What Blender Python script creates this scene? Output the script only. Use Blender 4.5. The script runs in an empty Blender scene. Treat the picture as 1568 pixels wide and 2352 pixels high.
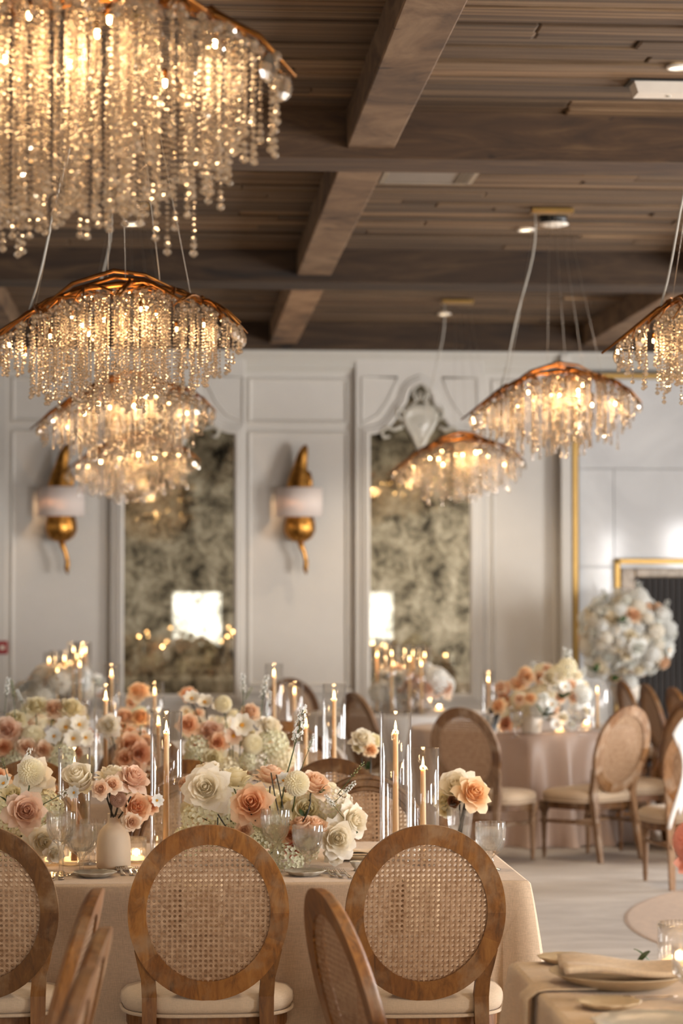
import bpy, math, random
from math import sin, cos, pi, radians, sqrt, atan2, tan
from mathutils import Vector, Matrix

# ------------------------------------------------------------------ camera, world, lights, exposure
SC = bpy.context.scene
COL = SC.collection
F_PX = 2352 * 85 / 36
YAW = math.atan(389 / F_PX)
PITCH = math.atan(188 / F_PX)
EYE = Vector((0, 0, 1.67))

cam_data = bpy.data.cameras.new('camera')
cam_data.lens = 85
cam_data.sensor_fit = 'VERTICAL'
cam_data.sensor_height = 36
cam_data.clip_start = 0.1
cam_data.clip_end = 120
cam_data.dof.use_dof = True
cam_data.dof.focus_distance = 7.5
cam_data.dof.aperture_fstop = 3.2
cam = bpy.data.objects.new('camera', cam_data)
cam.location = EYE
cam.rotation_euler = (pi / 2 + PITCH, 0, -YAW)
COL.objects.link(cam)
SC.camera = cam

vs = SC.view_settings
vs.view_transform = 'Standard'
vs.look = 'None'
vs.gamma = 1
vs.use_curve_mapping = False
vs.exposure = 0.41

SC.cycles.use_denoising = True
SC.cycles.use_adaptive_sampling = True
SC.cycles.adaptive_threshold = 0.035
SC.cycles.max_bounces = 9
SC.cycles.diffuse_bounces = 3
SC.cycles.glossy_bounces = 4
SC.cycles.transmission_bounces = 8
SC.cycles.transparent_max_bounces = 32
SC.cycles.sample_clamp_indirect = 4
SC.cycles.caustics_reflective = False
SC.cycles.caustics_refractive = False
SC.cycles.blur_glossy = 0.6

world = bpy.data.worlds.new('sky')
SC.world = world
world.use_nodes = True
wbg = world.node_tree.nodes['Background']
wbg.inputs[0].default_value = (0.75, 0.86, 1.0, 1)
wbg.inputs[1].default_value = 3.0

def area_light(name, loc, rot, sx, sy, power, color, spread=180):
    l = bpy.data.lights.new(name, 'AREA')
    l.shape = 'RECTANGLE'
    l.size = sx
    l.size_y = sy
    l.energy = power
    l.color = color
    l.spread = radians(spread)
    o = bpy.data.objects.new(name, l)
    o.location = loc
    o.rotation_euler = rot
    COL.objects.link(o)
    return o

DAY = (1.0, 0.975, 0.95)
ROOM = dict(x0=-6.5, x1=8.0, y0=-6.0, y1=20.7, zc=3.985)
# windows of the right wall (y centre) and of the wall behind the camera (x centre)
WIN_R = [(-3.0, 2.2), (3.0, 2.2), (9.0, 2.2), (15.0, 2.2)]
WIN_F = [(-4.4, 2.6, 0.30, 2.60), (7.05, 1.5, 0.30, 2.60), (0.49, 0.98, 0.60, 1.72), (3.85, 0.98, 0.60, 1.72)]  # the two wide openings are added, out of mirror view, for front fill light
for yc, w in WIN_R:
    area_light('daylight_window', (ROOM['x1'] + 0.16, yc, 1.62), (0, pi / 2, 0), 2.35, w - 0.1, 400, DAY)
for xc, w, za, zb in WIN_F:
    area_light('daylight_window', (xc, ROOM['y0'] - 0.16, (za + zb) / 2), (pi / 2, 0, 0), w, zb - za, (14 if w < 1 else 26*w), DAY)

# ------------------------------------------------------------------ helpers
def at(px, py, Y=None, Z=None):
    """world point on the photograph's ray through (px, py) at depth Y or height Z"""
    Fw = Vector((sin(YAW) * cos(PITCH), cos(YAW) * cos(PITCH), sin(PITCH)))
    Rt = Vector((cos(YAW), -sin(YAW), 0))
    Up = Rt.cross(Fw)
    d = Fw + Rt * ((px - 784) / F_PX) + Up * ((1176 - py) / F_PX)
    t = (Y - EYE.y) / d.y if Y is not None else (Z - EYE.z) / d.z
    return EYE + d * t

class MB:
    """collects shapes into one mesh"""
    def __init__(s):
        s.v = []; s.f = []; s.m = []; s.sm = []
    def add(s, verts, faces, mi=0, smooth=False):
        b = len(s.v)
        s.v.extend([tuple(p) for p in verts])
        for f in faces:
            s.f.append(tuple(i + b for i in f)); s.m.append(mi); s.sm.append(smooth)
    def box(s, c, d, mi=0, rz=0, M=None):
        x, y, z = d[0] / 2, d[1] / 2, d[2] / 2
        vs_ = [(-x,-y,-z),(x,-y,-z),(x,y,-z),(-x,y,-z),(-x,-y,z),(x,-y,z),(x,y,z),(-x,y,z)]
        R = Matrix.Rotation(rz, 3, 'Z') if M is None else M
        s.add([R @ Vector(p) + Vector(c) for p in vs_],
              [(0,3,2,1),(4,5,6,7),(0,1,5,4),(1,2,6,5),(2,3,7,6),(3,0,4,7)], mi)
    def bbox(s, c, d, b=0.004, mi=0):
        """bevelled box"""
        x, y, z = d[0]/2, d[1]/2, d[2]/2
        b = min(b, x*.45, y*.45, z*.45)
        P = []
        idx = {}
        for sx in (-1,1):
            for sy in (-1,1):
                for sz in (-1,1):
                    for k, off in enumerate(((0,b,b),(b,0,b),(b,b,0))):
                        idx[(sx,sy,sz,k)] = len(P)
                        P.append((c[0]+sx*(x-off[0]), c[1]+sy*(y-off[1]), c[2]+sz*(z-off[2])))
        Fs = []
        I = lambda *a: idx[a]
        for q in (-1, 1):
            o = [(-1,-1),(1,-1),(1,1),(-1,1)]
            if q < 0: o = o[::-1]
            Fs.append([I(q,a,b_,0) for a,b_ in o])
            Fs.append([I(b_,q,a,1) for a,b_ in o])
            Fs.append([I(a,b_,q,2) for a,b_ in o])
        for a in (-1,1):
            for b_ in (-1,1):
                f = [I(-1,a,b_,1), I(1,a,b_,1), I(1,a,b_,2), I(-1,a,b_,2)]
                Fs.append(f if a*b_ < 0 else f[::-1])
                f = [I(a,-1,b_,0), I(a,1,b_,0), I(a,1,b_,2), I(a,-1,b_,2)]
                Fs.append(f if a*b_ > 0 else f[::-1])
                f = [I(a,b_,-1,0), I(a,b_,1,0), I(a,b_,1,1), I(a,b_,-1,1)]
                Fs.append(f if a*b_ < 0 else f[::-1])
        for a in (-1,1):
            for b_ in (-1,1):
                for c_ in (-1,1):
                    f = [I(a,b_,c_,0), I(a,b_,c_,1), I(a,b_,c_,2)]
                    Fs.append(f if a*b_*c_ > 0 else f[::-1])
        s.add(P, Fs, mi)
    def tube(s, pts, r, n=6, mi=0, smooth=True, cap=True):
        pts = [Vector(p) for p in pts]
        rs = r if isinstance(r, (list, tuple)) else [r] * len(pts)
        V = []; up = None
        for i, p in enumerate(pts):
            t = (pts[min(i+1, len(pts)-1)] - pts[max(i-1, 0)])
            t = t.normalized() if t.length > 1e-9 else Vector((0,0,1))
            if up is None:
                a = Vector((0,0,1)) if abs(t.z) < 0.9 else Vector((1,0,0))
                up = (a - t * a.dot(t)).normalized()
            else:
                up = (up - t * up.dot(t))
                up = up.normalized() if up.length > 1e-6 else t.orthogonal().normalized()
            w = t.cross(up)
            for k in range(n):
                a = 2 * pi * k / n
                V.append(p + (up * cos(a) + w * sin(a)) * rs[i])
        Fs = []
        for i in range(len(pts) - 1):
            for k in range(n):
                Fs.append((i*n+k, i*n+(k+1) % n, (i+1)*n+(k+1) % n, (i+1)*n+k))
        if cap:
            Fs.append(tuple(range(n))[::-1]); Fs.append(tuple((len(pts)-1)*n + k for k in range(n)))
        s.add(V, Fs, mi, smooth)
    def lathe(s, prof, n=24, mi=0, c=(0,0,0), smooth=True, mod=None, closed=False):
        V = []
        for j, (r, z) in enumerate(prof):
            for k in range(n):
                a = 2 * pi * k / n
                rr = max(r, 0.0) if mod is None else max(mod(r, z, a, j), 0)
                V.append((c[0] + rr * cos(a), c[1] + rr * sin(a), c[2] + z))
        Fs = []
        m = len(prof)
        for j in range(m - 1 + (1 if closed else 0)):
            j2 = (j + 1) % m
            for k in range(n):
                Fs.append((j*n+k, j*n+(k+1) % n, j2*n+(k+1) % n, j2*n+k))
        if not closed:
            if prof[0][0] > 1e-6: Fs.append(tuple(range(n))[::-1])
            if prof[-1][0] > 1e-6: Fs.append(tuple((m-1)*n + k for k in range(n)))
        s.add(V, Fs, mi, smooth)
    def grid(s, fn, nu, nv, mi=0, smooth=True, wrap=False):
        V = [fn(i / nu, j / nv) for j in range(nv + 1) for i in range(nu + (0 if wrap else 1))]
        w = nu if wrap else nu + 1
        Fs = []
        for j in range(nv):
            for i in range(nu):
                i2 = (i + 1) % w
                Fs.append((j*w+i, j*w+i2, (j+1)*w+i2, (j+1)*w+i))
        s.add(V, Fs, mi, smooth)
    def prism(s, poly, a, b, axis='y', mi=0):
        """poly in the two other axes, extruded from a to b"""
        n = len(poly)
        def P(u, v, w):
            return {'y': (u, w, v), 'z': (u, v, w), 'x': (w, u, v)}[axis]
        V = [P(u, v, a) for u, v in poly] + [P(u, v, b) for u, v in poly]
        Fs = [tuple(range(n)), tuple(range(2*n-1, n-1, -1))]
        for i in range(n):
            j = (i + 1) % n
            Fs.append((j, i, n+i, n+j))
        s.add(V, Fs, mi)
    def merge(s, o, M=None, mi=None):
        b = len(s.v)
        s.v.extend([tuple(M @ Vector(p)) if M is not None else p for p in o.v])
        s.f.extend([tuple(i + b for i in f) for f in o.f])
        s.m.extend(o.m if mi is None else [mi] * len(o.m)); s.sm.extend(o.sm)
    def mesh(s, name='mesh', mats=()):
        me = bpy.data.meshes.new(name)
        me.from_pydata(s.v, [], s.f)
        for m in (mats if isinstance(mats, (list, tuple)) else [mats]):
            me.materials.append(m)
        me.polygons.foreach_set('material_index', s.m)
        me.polygons.foreach_set('use_smooth', s.sm)
        me.update()
        return me

def link(name, me, parent=None, loc=(0,0,0), rot=(0,0,0), scale=None, mat=None):
    o = bpy.data.objects.new(name, me)
    COL.objects.link(o)
    o.location = loc; o.rotation_euler = rot
    if scale is not None:
        o.scale = scale if isinstance(scale, (tuple, list)) else (scale,)*3
    if parent is not None: o.parent = parent
    if mat is not None:
        o.material_slots[0].link = 'OBJECT'
        o.material_slots[0].material = mat
    return o
def part(name, mb, mats, parent=None, **k):
    return link(name, mb.mesh(name, mats), parent, **k)
def tag(o, label, cat, group=None):
    o['label'] = label; o['category'] = cat
    if group: o['group'] = group
    return o
def thing(name, label, cat, loc=(0,0,0), rz=0, group=None):
    o = bpy.data.objects.new(name, None)
    o.empty_display_size = 0.1
    COL.objects.link(o)
    o.location = loc; o.rotation_euler = (0, 0, rz)
    return tag(o, label, cat, group)
def struct(o):
    o['kind'] = 'structure'
    return o
def stuff(o):
    o['kind'] = 'stuff'
    return o
CH = {}
def copy_tree(o, parent=None):
    c = o.copy(); COL.objects.link(c)
    if parent is not None: c.parent = parent
    for ch in CH.get(o.name) or list(o.children):
        copy_tree(ch, c)
    return c
def dup(o, loc, rz, label):
    c = copy_tree(o)
    c.location = loc; c.rotation_euler = (0, 0, rz); c['label'] = label
    return c

# ------------------------------------------------------------------ materials
def new_mat(name):
    m = bpy.data.materials.new(name); m.use_nodes = True
    nt = m.node_tree
    return m, nt, nt.nodes['Principled BSDF']
def N(nt, typ, **kw):
    n = nt.nodes.new(typ)
    for k, v in kw.items():
        if k.startswith('i_'): n.inputs[k[2:].replace('_', ' ')].default_value = v
        else: setattr(n, k, v)
    return n
def srgb(r, g, b):
    f = lambda c: (c/255/12.92) if c/255 <= 0.04045 else ((c/255+0.055)/1.055)**2.4
    return (f(r), f(g), f(b), 1)
def ramp(nt, fac, stops):
    r = N(nt, 'ShaderNodeValToRGB')
    e = r.color_ramp.elements
    e[0].position, e[0].color = stops[0]
    e[1].position, e[1].color = stops[-1]
    for p, c in stops[1:-1]:
        x = e.new(p); x.color = c
    nt.links.new(fac, r.inputs[0])
    return r.outputs[0]
def noise_of(nt, scale, detail=4, rough=0.5, vec=None, dist=0):
    n = N(nt, 'ShaderNodeTexNoise')
    n.inputs['Scale'].default_value = scale
    n.inputs['Detail'].default_value = detail
    n.inputs['Roughness'].default_value = rough
    n.inputs['Distortion'].default_value = dist
    if vec is not None: nt.links.new(vec, n.inputs['Vector'])
    return n.outputs['Fac']
def mapped(nt, scale=(1,1,1), coord='Object', rand=False, rot=(0,0,0)):
    tc = N(nt, 'ShaderNodeTexCoord')
    mp = N(nt, 'ShaderNodeMapping')
    mp.inputs['Scale'].default_value = scale
    mp.inputs['Rotation'].default_value = rot
    nt.links.new(tc.outputs[coord], mp.inputs[0])
    if rand:
        oi = N(nt, 'ShaderNodeObjectInfo')
        mu = N(nt, 'ShaderNodeMath', operation='MULTIPLY'); mu.inputs[1].default_value = 37
        nt.links.new(oi.outputs['Random'], mu.inputs[0])
        nt.links.new(mu.outputs[0], mp.inputs['Location'])
    return mp.outputs[0]
def mixc(nt, fac, a, b, mode='MIX'):
    m = N(nt, 'ShaderNodeMix', data_type='RGBA', blend_type=mode)
    for i, v in ((0, fac), (6, a), (7, b)):
        if hasattr(v, 'links') or hasattr(v, 'is_linked'): nt.links.new(v, m.inputs[i])
        else: m.inputs[i].default_value = v
    return m.outputs[2]
def bump(nt, bsdf, h, strength=0.3, dist=0.01):
    b = N(nt, 'ShaderNodeBump')
    b.inputs['Strength'].default_value = strength
    b.inputs['Distance'].default_value = dist
    nt.links.new(h, b.inputs['Height'])
    nt.links.new(b.outputs[0], bsdf.inputs['Normal'])
def plain(name, col, rough=0.5, metal=0.0, var=0.06, scale=8, **kw):
    m, nt, b = new_mat(name)
    nz = noise_of(nt, scale, vec=mapped(nt))
    lo = tuple(c*(1-var) for c in col[:3]) + (1,)
    hi = tuple(min(1, c*(1+var)) for c in col[:3]) + (1,)
    nt.links.new(ramp(nt, nz, [(0.3, lo), (0.7, hi)]), b.inputs['Base Color'])
    b.inputs['Roughness'].default_value = rough
    b.inputs['Metallic'].default_value = metal
    for k, v in kw.items(): b.inputs[k.replace('_', ' ')].default_value = v
    return m
def emitter(name, col, strength, sampled=False):
    m = bpy.data.materials.new(name); m.use_nodes = True
    nt = m.node_tree; nt.nodes.remove(nt.nodes['Principled BSDF'])
    e = N(nt, 'ShaderNodeEmission'); e.inputs[0].default_value = col; e.inputs[1].default_value = strength
    nt.links.new(e.outputs[0], nt.nodes['Material Output'].inputs[0])
    if not sampled: m.cycles.emission_sampling = 'NONE'
    return m
def wood(name, dark, mid, light, grain=(3, 30, 30), rough=0.6, wash=None, bstr=0.25, crack=None, rand=True):
    m, nt, b = new_mat(name)
    v = mapped(nt, grain, rand=rand)
    n1 = noise_of(nt, 1.0, 8, 0.65, v, 1.2)
    c = ramp(nt, n1, [(0.28, dark), (0.5, mid), (0.75, light)])
    if rand:
        oi = N(nt, 'ShaderNodeObjectInfo')
        c2 = ramp(nt, oi.outputs['Random'], [(0, (0.58,0.57,0.56,1)), (0.7, (1.0,0.98,0.95,1)), (1, (1.45,1.38,1.3,1))])
        c = mixc(nt, 1.0, c, c2, 'MULTIPLY')
    if wash:
        n2 = noise_of(nt, 9, 6, 0.6, mapped(nt, (1,1,1), rand=rand))
        f = ramp(nt, n2, [(0.5, (0,0,0,1)), (0.8, (1,1,1,1))])
        c = mixc(nt, f, c, wash)
    if crack:
        n3 = noise_of(nt, 1.0, 3, 0.5, mapped(nt, crack, rand=rand), 0.3)
        f = ramp(nt, n3, [(0.28, (1,1,1,1)), (0.315, (0,0,0,1))])
        c = mixc(nt, f, c, (dark[0]*.3, dark[1]*.3, dark[2]*.3, 1))
    nt.links.new(c, b.inputs['Base Color'])
    b.inputs['Roughness'].default_value = rough
    bump(nt, b, n1, bstr, 0.004)
    return m

M = {}
M['wall'] = plain('painted_wall', srgb(207, 202, 194), 0.55, var=0.015)
M['frieze'] = plain('painted_cornice', srgb(196, 192, 183), 0.55, var=0.015)
M['plank'] = wood('reclaimed_plank', srgb(34, 24, 14), srgb(92, 70, 47), srgb(150, 124, 94), (0.9, 24, 8), 0.8, bstr=0.8, crack=(0.7, 30, 8))
M['beam'] = wood('reclaimed_beam', srgb(32, 21, 12), srgb(68, 48, 29), srgb(102, 79, 53), (1.2, 9, 9), 0.8, bstr=0.5, crack=(2.2, 30, 4))
M['beamlong'] = wood('reclaimed_beam_soffit', srgb(56, 38, 24), srgb(122, 94, 67), srgb(158, 130, 100), (2.5, 1.6, 5), 0.8, bstr=0.5, crack=(3.2, 16, 3))
M['chairwood'] = wood('oiled_oak', srgb(72, 42, 12), srgb(122, 78, 30), srgb(148, 102, 48), (30, 30, 4), 0.5, wash=srgb(150, 122, 92), bstr=0.2)
M['chairwood2'] = wood('oiled_oak_darker', srgb(60, 34, 10), srgb(110, 68, 25), srgb(136, 90, 40), (30, 30, 4), 0.5, wash=srgb(136, 108, 78), bstr=0.2)
M['chairpale'] = wood('weathered_oak', srgb(104, 72, 46), srgb(150, 114, 80), srgb(178, 146, 116), (30, 30, 4), 0.6, wash=srgb(182, 162, 140), bstr=0.2)
M['gold'] = plain('gilded_metal', srgb(196, 128, 44), 0.28, 1.0, var=0.35, scale=22)
M['goldleaf'] = plain('antique_gold_leaf', srgb(180, 128, 62), 0.36, 1.0, var=0.55, scale=26)
M['brass'] = plain('brushed_brass', srgb(178, 144, 86), 0.35, 1.0, var=0.08)
M['branch'] = plain('bronze_branch', srgb(136, 88, 42), 0.38, 1.0, var=0.4, scale=18)
M['steel'] = plain('polished_silver', srgb(206, 196, 184), 0.16, 1.0, var=0.05)
M['wire'] = plain('steel_wire', srgb(170, 160, 146), 0.4, 0.8)
M['cord'] = plain('clear_power_cord', srgb(196, 190, 178), 0.35)
M['black'] = plain('black_plastic', srgb(24, 22, 20), 0.5)
M['white'] = plain('white_plastic', srgb(226, 216, 202), 0.45)
M['red'] = plain('red_plastic', srgb(150, 22, 22), 0.4)
M['ceramic'] = plain('matte_ceramic', srgb(214, 192, 164), 0.6, var=0.03)
M['china'] = plain('glazed_china', srgb(196, 190, 176), 0.2, var=0.05, scale=30)
M['stone'] = plain('stoneware', srgb(206, 184, 150), 0.5, var=0.1, scale=30)
M['wax'] = plain('ivory_wax', srgb(236, 196, 146), 0.45, var=0.02, Subsurface_Weight=0.25, Subsurface_Radius=(0.03,0.015,0.006), Subsurface_Scale=1.0)
M['wick'] = plain('wick', srgb(30, 20, 14), 0.9)
M['flame'] = emitter('candle_flame', (1.0, 0.62, 0.26, 1), 16)
M['bulb'] = emitter('lamp_bulb', (1.0, 0.60, 0.24, 1), 70)
M['down'] = emitter('downlight_lens', (1.0, 0.80, 0.52, 1), 4.5)
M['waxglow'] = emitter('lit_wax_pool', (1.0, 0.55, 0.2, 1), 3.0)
M['green'] = plain('stem_green', srgb(70, 84, 42), 0.55, var=0.3, scale=20)
M['darkstem'] = plain('dark_stem', srgb(40, 34, 20), 0.55, var=0.3, scale=20)
M['leaf'] = plain('leaf_green', srgb(62, 84, 44), 0.5, var=0.35, scale=20)
M['pale_green'] = plain('pale_bud_green', srgb(150, 156, 104), 0.55, var=0.2, scale=20)
M['paper'] = plain('card', srgb(220, 210, 196), 0.6)

def fabric(name, col, scale=420, var=0.12, rough=0.85, big=0.0):
    m, nt, b = new_mat(name)
    n1 = noise_of(nt, 1.0, 2, 0.6, mapped(nt, (scale*0.12, scale*0.12, scale)))
    n2 = noise_of(nt, 1.0, 2, 0.6, mapped(nt, (scale, scale, scale*0.12)))
    a = N(nt, 'ShaderNodeMath', operation='ADD'); nt.links.new(n1, a.inputs[0]); nt.links.new(n2, a.inputs[1])
    lo = tuple(c*(1-var) for c in col[:3]) + (1,); hi = tuple(min(1, c*(1+var)) for c in col[:3]) + (1,)
    mr = N(nt, 'ShaderNodeMath', operation='MULTIPLY'); mr.inputs[1].default_value = 0.5
    nt.links.new(a.outputs[0], mr.inputs[0])
    nt.links.new(ramp(nt, mr.outputs[0], [(0.38, lo), (0.62, hi)]), b.inputs['Base Color'])
    b.inputs['Roughness'].default_value = rough
    b.inputs['Sheen Weight'].default_value = 0.15
    bump(nt, b, mr.outputs[0], 0.25, 0.001)
    return m
M['linen'] = fabric('taupe_linen', srgb(198, 172, 144))
M['linenlight'] = fabric('pale_napkin_linen', srgb(216, 190, 156))
M['silk'] = fabric('dusty_rose_satin', srgb(190, 164, 146), rough=0.34, var=0.05)
M['whitecloth'] = fabric('white_cloth', srgb(214, 208, 202), var=0.04)
M['seat'] = fabric('oatmeal_upholstery', srgb(198, 175, 148), var=0.08)
m, nt, b = new_mat('woven_cane')
n1 = noise_of(nt, 60, 3, 0.6, mapped(nt))
nt.links.new(ramp(nt, n1, [(0.3, srgb(156, 118, 84)), (0.7, srgb(202, 168, 134))]), b.inputs['Base Color'])
b.inputs['Roughness'].default_value = 0.5
M['cane'] = m

def petal_mat(name, inner, outer):
    m, nt, b = new_mat(name)
    v = mapped(nt, (1,1,1), rand=True)
    nz = noise_of(nt, 26, 3, 0.5, v)
    lw = N(nt, 'ShaderNodeTexCoord')
    ln = N(nt, 'ShaderNodeVectorMath', operation='LENGTH')
    nt.links.new(lw.outputs['Object'], ln.inputs[0])
    mr = N(nt, 'ShaderNodeMapRange'); mr.inputs[1].default_value = 0.15; mr.inputs[2].default_value = 1.0
    nt.links.new(ln.outputs['Value'], mr.inputs[0])
    c = mixc(nt, mr.outputs[0], inner, outer)
    c = mixc(nt, 0.5, c, ramp(nt, nz, [(0.3, (0.86,0.86,0.84,1)), (0.7, (1,1,1,1))]), 'MULTIPLY')
    nt.links.new(c, b.inputs['Base Color'])
    b.inputs['Roughness'].default_value = 0.6
    tr = N(nt, 'ShaderNodeBsdfTranslucent'); nt.links.new(c, tr.inputs[0])
    mx = N(nt, 'ShaderNodeMixShader'); mx.inputs[0].default_value = 0.36
    nt.links.new(b.outputs[0], mx.inputs[1]); nt.links.new(tr.outputs[0], mx.inputs[2])
    nt.links.new(mx.outputs[0], nt.nodes['Material Output'].inputs[0])
    return m
P = {
 'white': petal_mat('white_petals', srgb(252, 240, 212), srgb(253, 247, 235)),
 'cream': petal_mat('cream_petals', srgb(248, 236, 194), srgb(252, 244, 218)),
 'hyd': petal_mat('pale_green_petals', srgb(224, 226, 172), srgb(250, 247, 222)),
 'blush': petal_mat('blush_petals', srgb(245, 200, 160), srgb(251, 232, 208)),
 'peach': petal_mat('peach_petals', srgb(244, 180, 128), srgb(250, 218, 184)),
 'pink': petal_mat('dusty_pink_petals', srgb(236, 190, 158), srgb(247, 221, 199)),
 'apricot': petal_mat('apricot_petals', srgb(248, 190, 130), srgb(253, 230, 194)),
 'terra': petal_mat('terracotta_petals', srgb(222, 152, 108), srgb(240, 192, 156)),
 'coral': petal_mat('coral_petals', srgb(240, 142, 112), srgb(248, 176, 152)),
 'mauve': petal_mat('mauve_petals', srgb(150, 104, 78), srgb(190, 148, 120)),
 'coolwhite': petal_mat('snow_petals', srgb(246, 246, 238), srgb(252, 252, 249)),
}
M['yellow'] = plain('stamen_yellow', srgb(222, 158, 40), 0.7, var=0.3, scale=60)

def glass_thin(name, tint, refl=0.9, rough=0.0, body=0.0):
    """clear thin glass: reflection by angle over a straight see-through"""
    m = bpy.data.materials.new(name); m.use_nodes = True
    nt = m.node_tree; nt.nodes.remove(nt.nodes['Principled BSDF'])
    fr = N(nt, 'ShaderNodeMapRange'); lw = N(nt, 'ShaderNodeLayerWeight'); lw.inputs[0].default_value = 0.5; pw_ = N(nt, 'ShaderNodeMath', operation='POWER'); pw_.inputs[1].default_value = 2.8; nt.links.new(lw.outputs['Facing'], pw_.inputs[0]); nt.links.new(pw_.outputs[0], fr.inputs[0]); fr.inputs[3].default_value = 0.05; fr.inputs[4].default_value = 0.8
    t = N(nt, 'ShaderNodeBsdfTransparent'); t.inputs[0].default_value = tint
    g = N(nt, 'ShaderNodeBsdfGlossy'); g.inputs[1].default_value = rough
    g.inputs[0].default_value = (refl, refl, refl, 1)
    mx = N(nt, 'ShaderNodeMixShader')
    nt.links.new(fr.outputs[0], mx.inputs[0]); nt.links.new(t.outputs[0], mx.inputs[1]); nt.links.new(g.outputs[0], mx.inputs[2])
    nt.links.new(mx.outputs[0], nt.nodes['Material Output'].inputs[0])
    return m
def facet_glass(name):
    m = glass_thin(name, (0.985, 0.985, 0.98, 1), 1.0, 0.02)
    nt = m.node_tree; old = [n for n in nt.nodes if n.type == 'MIX_SHADER'][0]
    gl = N(nt, 'ShaderNodeBsdfGlass'); gl.inputs['IOR'].default_value = 1.3; gl.inputs['Color'].default_value = (1, 1, .99, 1)
    mx = N(nt, 'ShaderNodeMixShader'); mx.inputs[0].default_value = 0.24
    nt.links.new(old.outputs[0], mx.inputs[1]); nt.links.new(gl.outputs[0], mx.inputs[2])
    nt.links.new(mx.outputs[0], nt.nodes['Material Output'].inputs[0])
    return m
M['hurricane'] = glass_thin('hurricane_glass', (0.975, 0.975, 0.97, 1))
def glass_solid(name, col, ior=1.5, mixt=0.35, rough=0.0):
    m = bpy.data.materials.new(name); m.use_nodes = True
    nt = m.node_tree; nt.nodes.remove(nt.nodes['Principled BSDF'])
    gl = N(nt, 'ShaderNodeBsdfGlass'); gl.inputs['Color'].default_value = col; gl.inputs['IOR'].default_value = ior
    gl.inputs['Roughness'].default_value = rough
    t = N(nt, 'ShaderNodeBsdfTransparent'); t.inputs[0].default_value = col
    mx = N(nt, 'ShaderNodeMixShader'); mx.inputs[0].default_value = mixt
    nt.links.new(gl.outputs[0], mx.inputs[1]); nt.links.new(t.outputs[0], mx.inputs[2])
    nt.links.new(mx.outputs[0], nt.nodes['Material Output'].inputs[0])
    return m
M['cutglass'] = glass_solid('cut_crystal_glass', (0.99, 0.99, 0.985, 1), 1.33, 0.42)
M['cutglass'] = facet_glass('cut_crystal_glass')
M['water'] = glass_solid('water', (0.985, 0.99, 0.985, 1), 1.12, 0.6)
nt = M['water'].node_tree; old = [n for n in nt.nodes if n.type == 'MIX_SHADER'][0]
tl = N(nt, 'ShaderNodeBsdfTranslucent'); tl.inputs[0].default_value = (.95, .95, .92, 1)
mx = N(nt, 'ShaderNodeMixShader'); mx.inputs[0].default_value = 0.12
nt.links.new(old.outputs[0], mx.inputs[1]); nt.links.new(tl.outputs[0], mx.inputs[2]); nt.links.new(mx.outputs[0], nt.nodes['Material Output'].inputs[0])
# chandelier crystal: refraction, facet reflections and a little milky body
m = bpy.data.materials.new('chandelier_crystal'); m.use_nodes = True
nt = m.node_tree; nt.nodes.remove(nt.nodes['Principled BSDF'])
gl = N(nt, 'ShaderNodeBsdfRefraction'); gl.inputs['Color'].default_value = (1, 0.90, 0.76, 1); gl.inputs['IOR'].default_value = 1.45  # amber tint stands in for the warm lamp light inside
gl.inputs['Roughness'].default_value = 0.0
gs = N(nt, 'ShaderNodeBsdfGlossy'); gs.inputs[0].default_value = (1, 0.95, 0.88, 1); gs.inputs[1].default_value = 0.08
tr = N(nt, 'ShaderNodeBsdfTransparent'); tr.inputs[0].default_value = (1, 0.95, 0.88, 1)
tl = N(nt, 'ShaderNodeBsdfTranslucent'); tl.inputs[0].default_value = (1, 0.90, 0.78, 1)
m1 = N(nt, 'ShaderNodeMixShader'); m1.inputs[0].default_value = 0.35
nt.links.new(gl.outputs[0], m1.inputs[1]); nt.links.new(gs.outputs[0], m1.inputs[2])
m2 = N(nt, 'ShaderNodeMixShader'); m2.inputs[0].default_value = 0.06
nt.links.new(m1.outputs[0], m2.inputs[1]); nt.links.new(tr.outputs[0], m2.inputs[2])
m3 = N(nt, 'ShaderNodeMixShader'); m3.inputs[0].default_value = 0.12
nt.links.new(m2.outputs[0], m3.inputs[1]); nt.links.new(tl.outputs[0], m3.inputs[2])
nt.links.new(m3.outputs[0], nt.nodes['Material Output'].inputs[0])
M['crystal'] = m
# antique mirror: silvering with black foxing and tarnish haze
m, nt, b = new_mat('antique_mirror')
v = mapped(nt, (1, 1, 1))
n1 = noise_of(nt, 4.6, 9, 0.74, v, 0.3)
n2 = noise_of(nt, 2.1, 6, 0.62, mapped(nt, (1, 1, 1.2), rot=(0.4, 0.2, 1)), 0.2)
b.inputs['Metallic'].default_value = 1.0
fox = ramp(nt, n1, [(0.36, srgb(58, 54, 46)), (0.47, srgb(160, 152, 132)), (0.62, srgb(214, 206, 186))])
nt.links.new(fox, b.inputs['Base Color'])
nt.links.new(ramp(nt, n2, [(0.35, (0.008,)*3+(1,)), (0.7, (0.025,)*3+(1,))]), b.inputs['Roughness'])
df = N(nt, 'ShaderNodeBsdfDiffuse')
nt.links.new(ramp(nt, n1, [(0.37, srgb(30, 29, 25)), (0.44, srgb(92, 84, 66)), (0.56, srgb(158, 148, 122)), (0.72, srgb(204, 197, 174))]), df.inputs[0])
mx = N(nt, 'ShaderNodeMixShader')
nt.links.new(ramp(nt, n2, [(0.3, (0.38,)*3+(1,)), (0.65, (0.72,)*3+(1,))]), mx.inputs[0])
nt.links.new(b.outputs[0], mx.inputs[1]); nt.links.new(df.outputs[0], mx.inputs[2])
nt.links.new(mx.outputs[0], nt.nodes['Material Output'].inputs[0])
M['mirror'] = m
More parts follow.
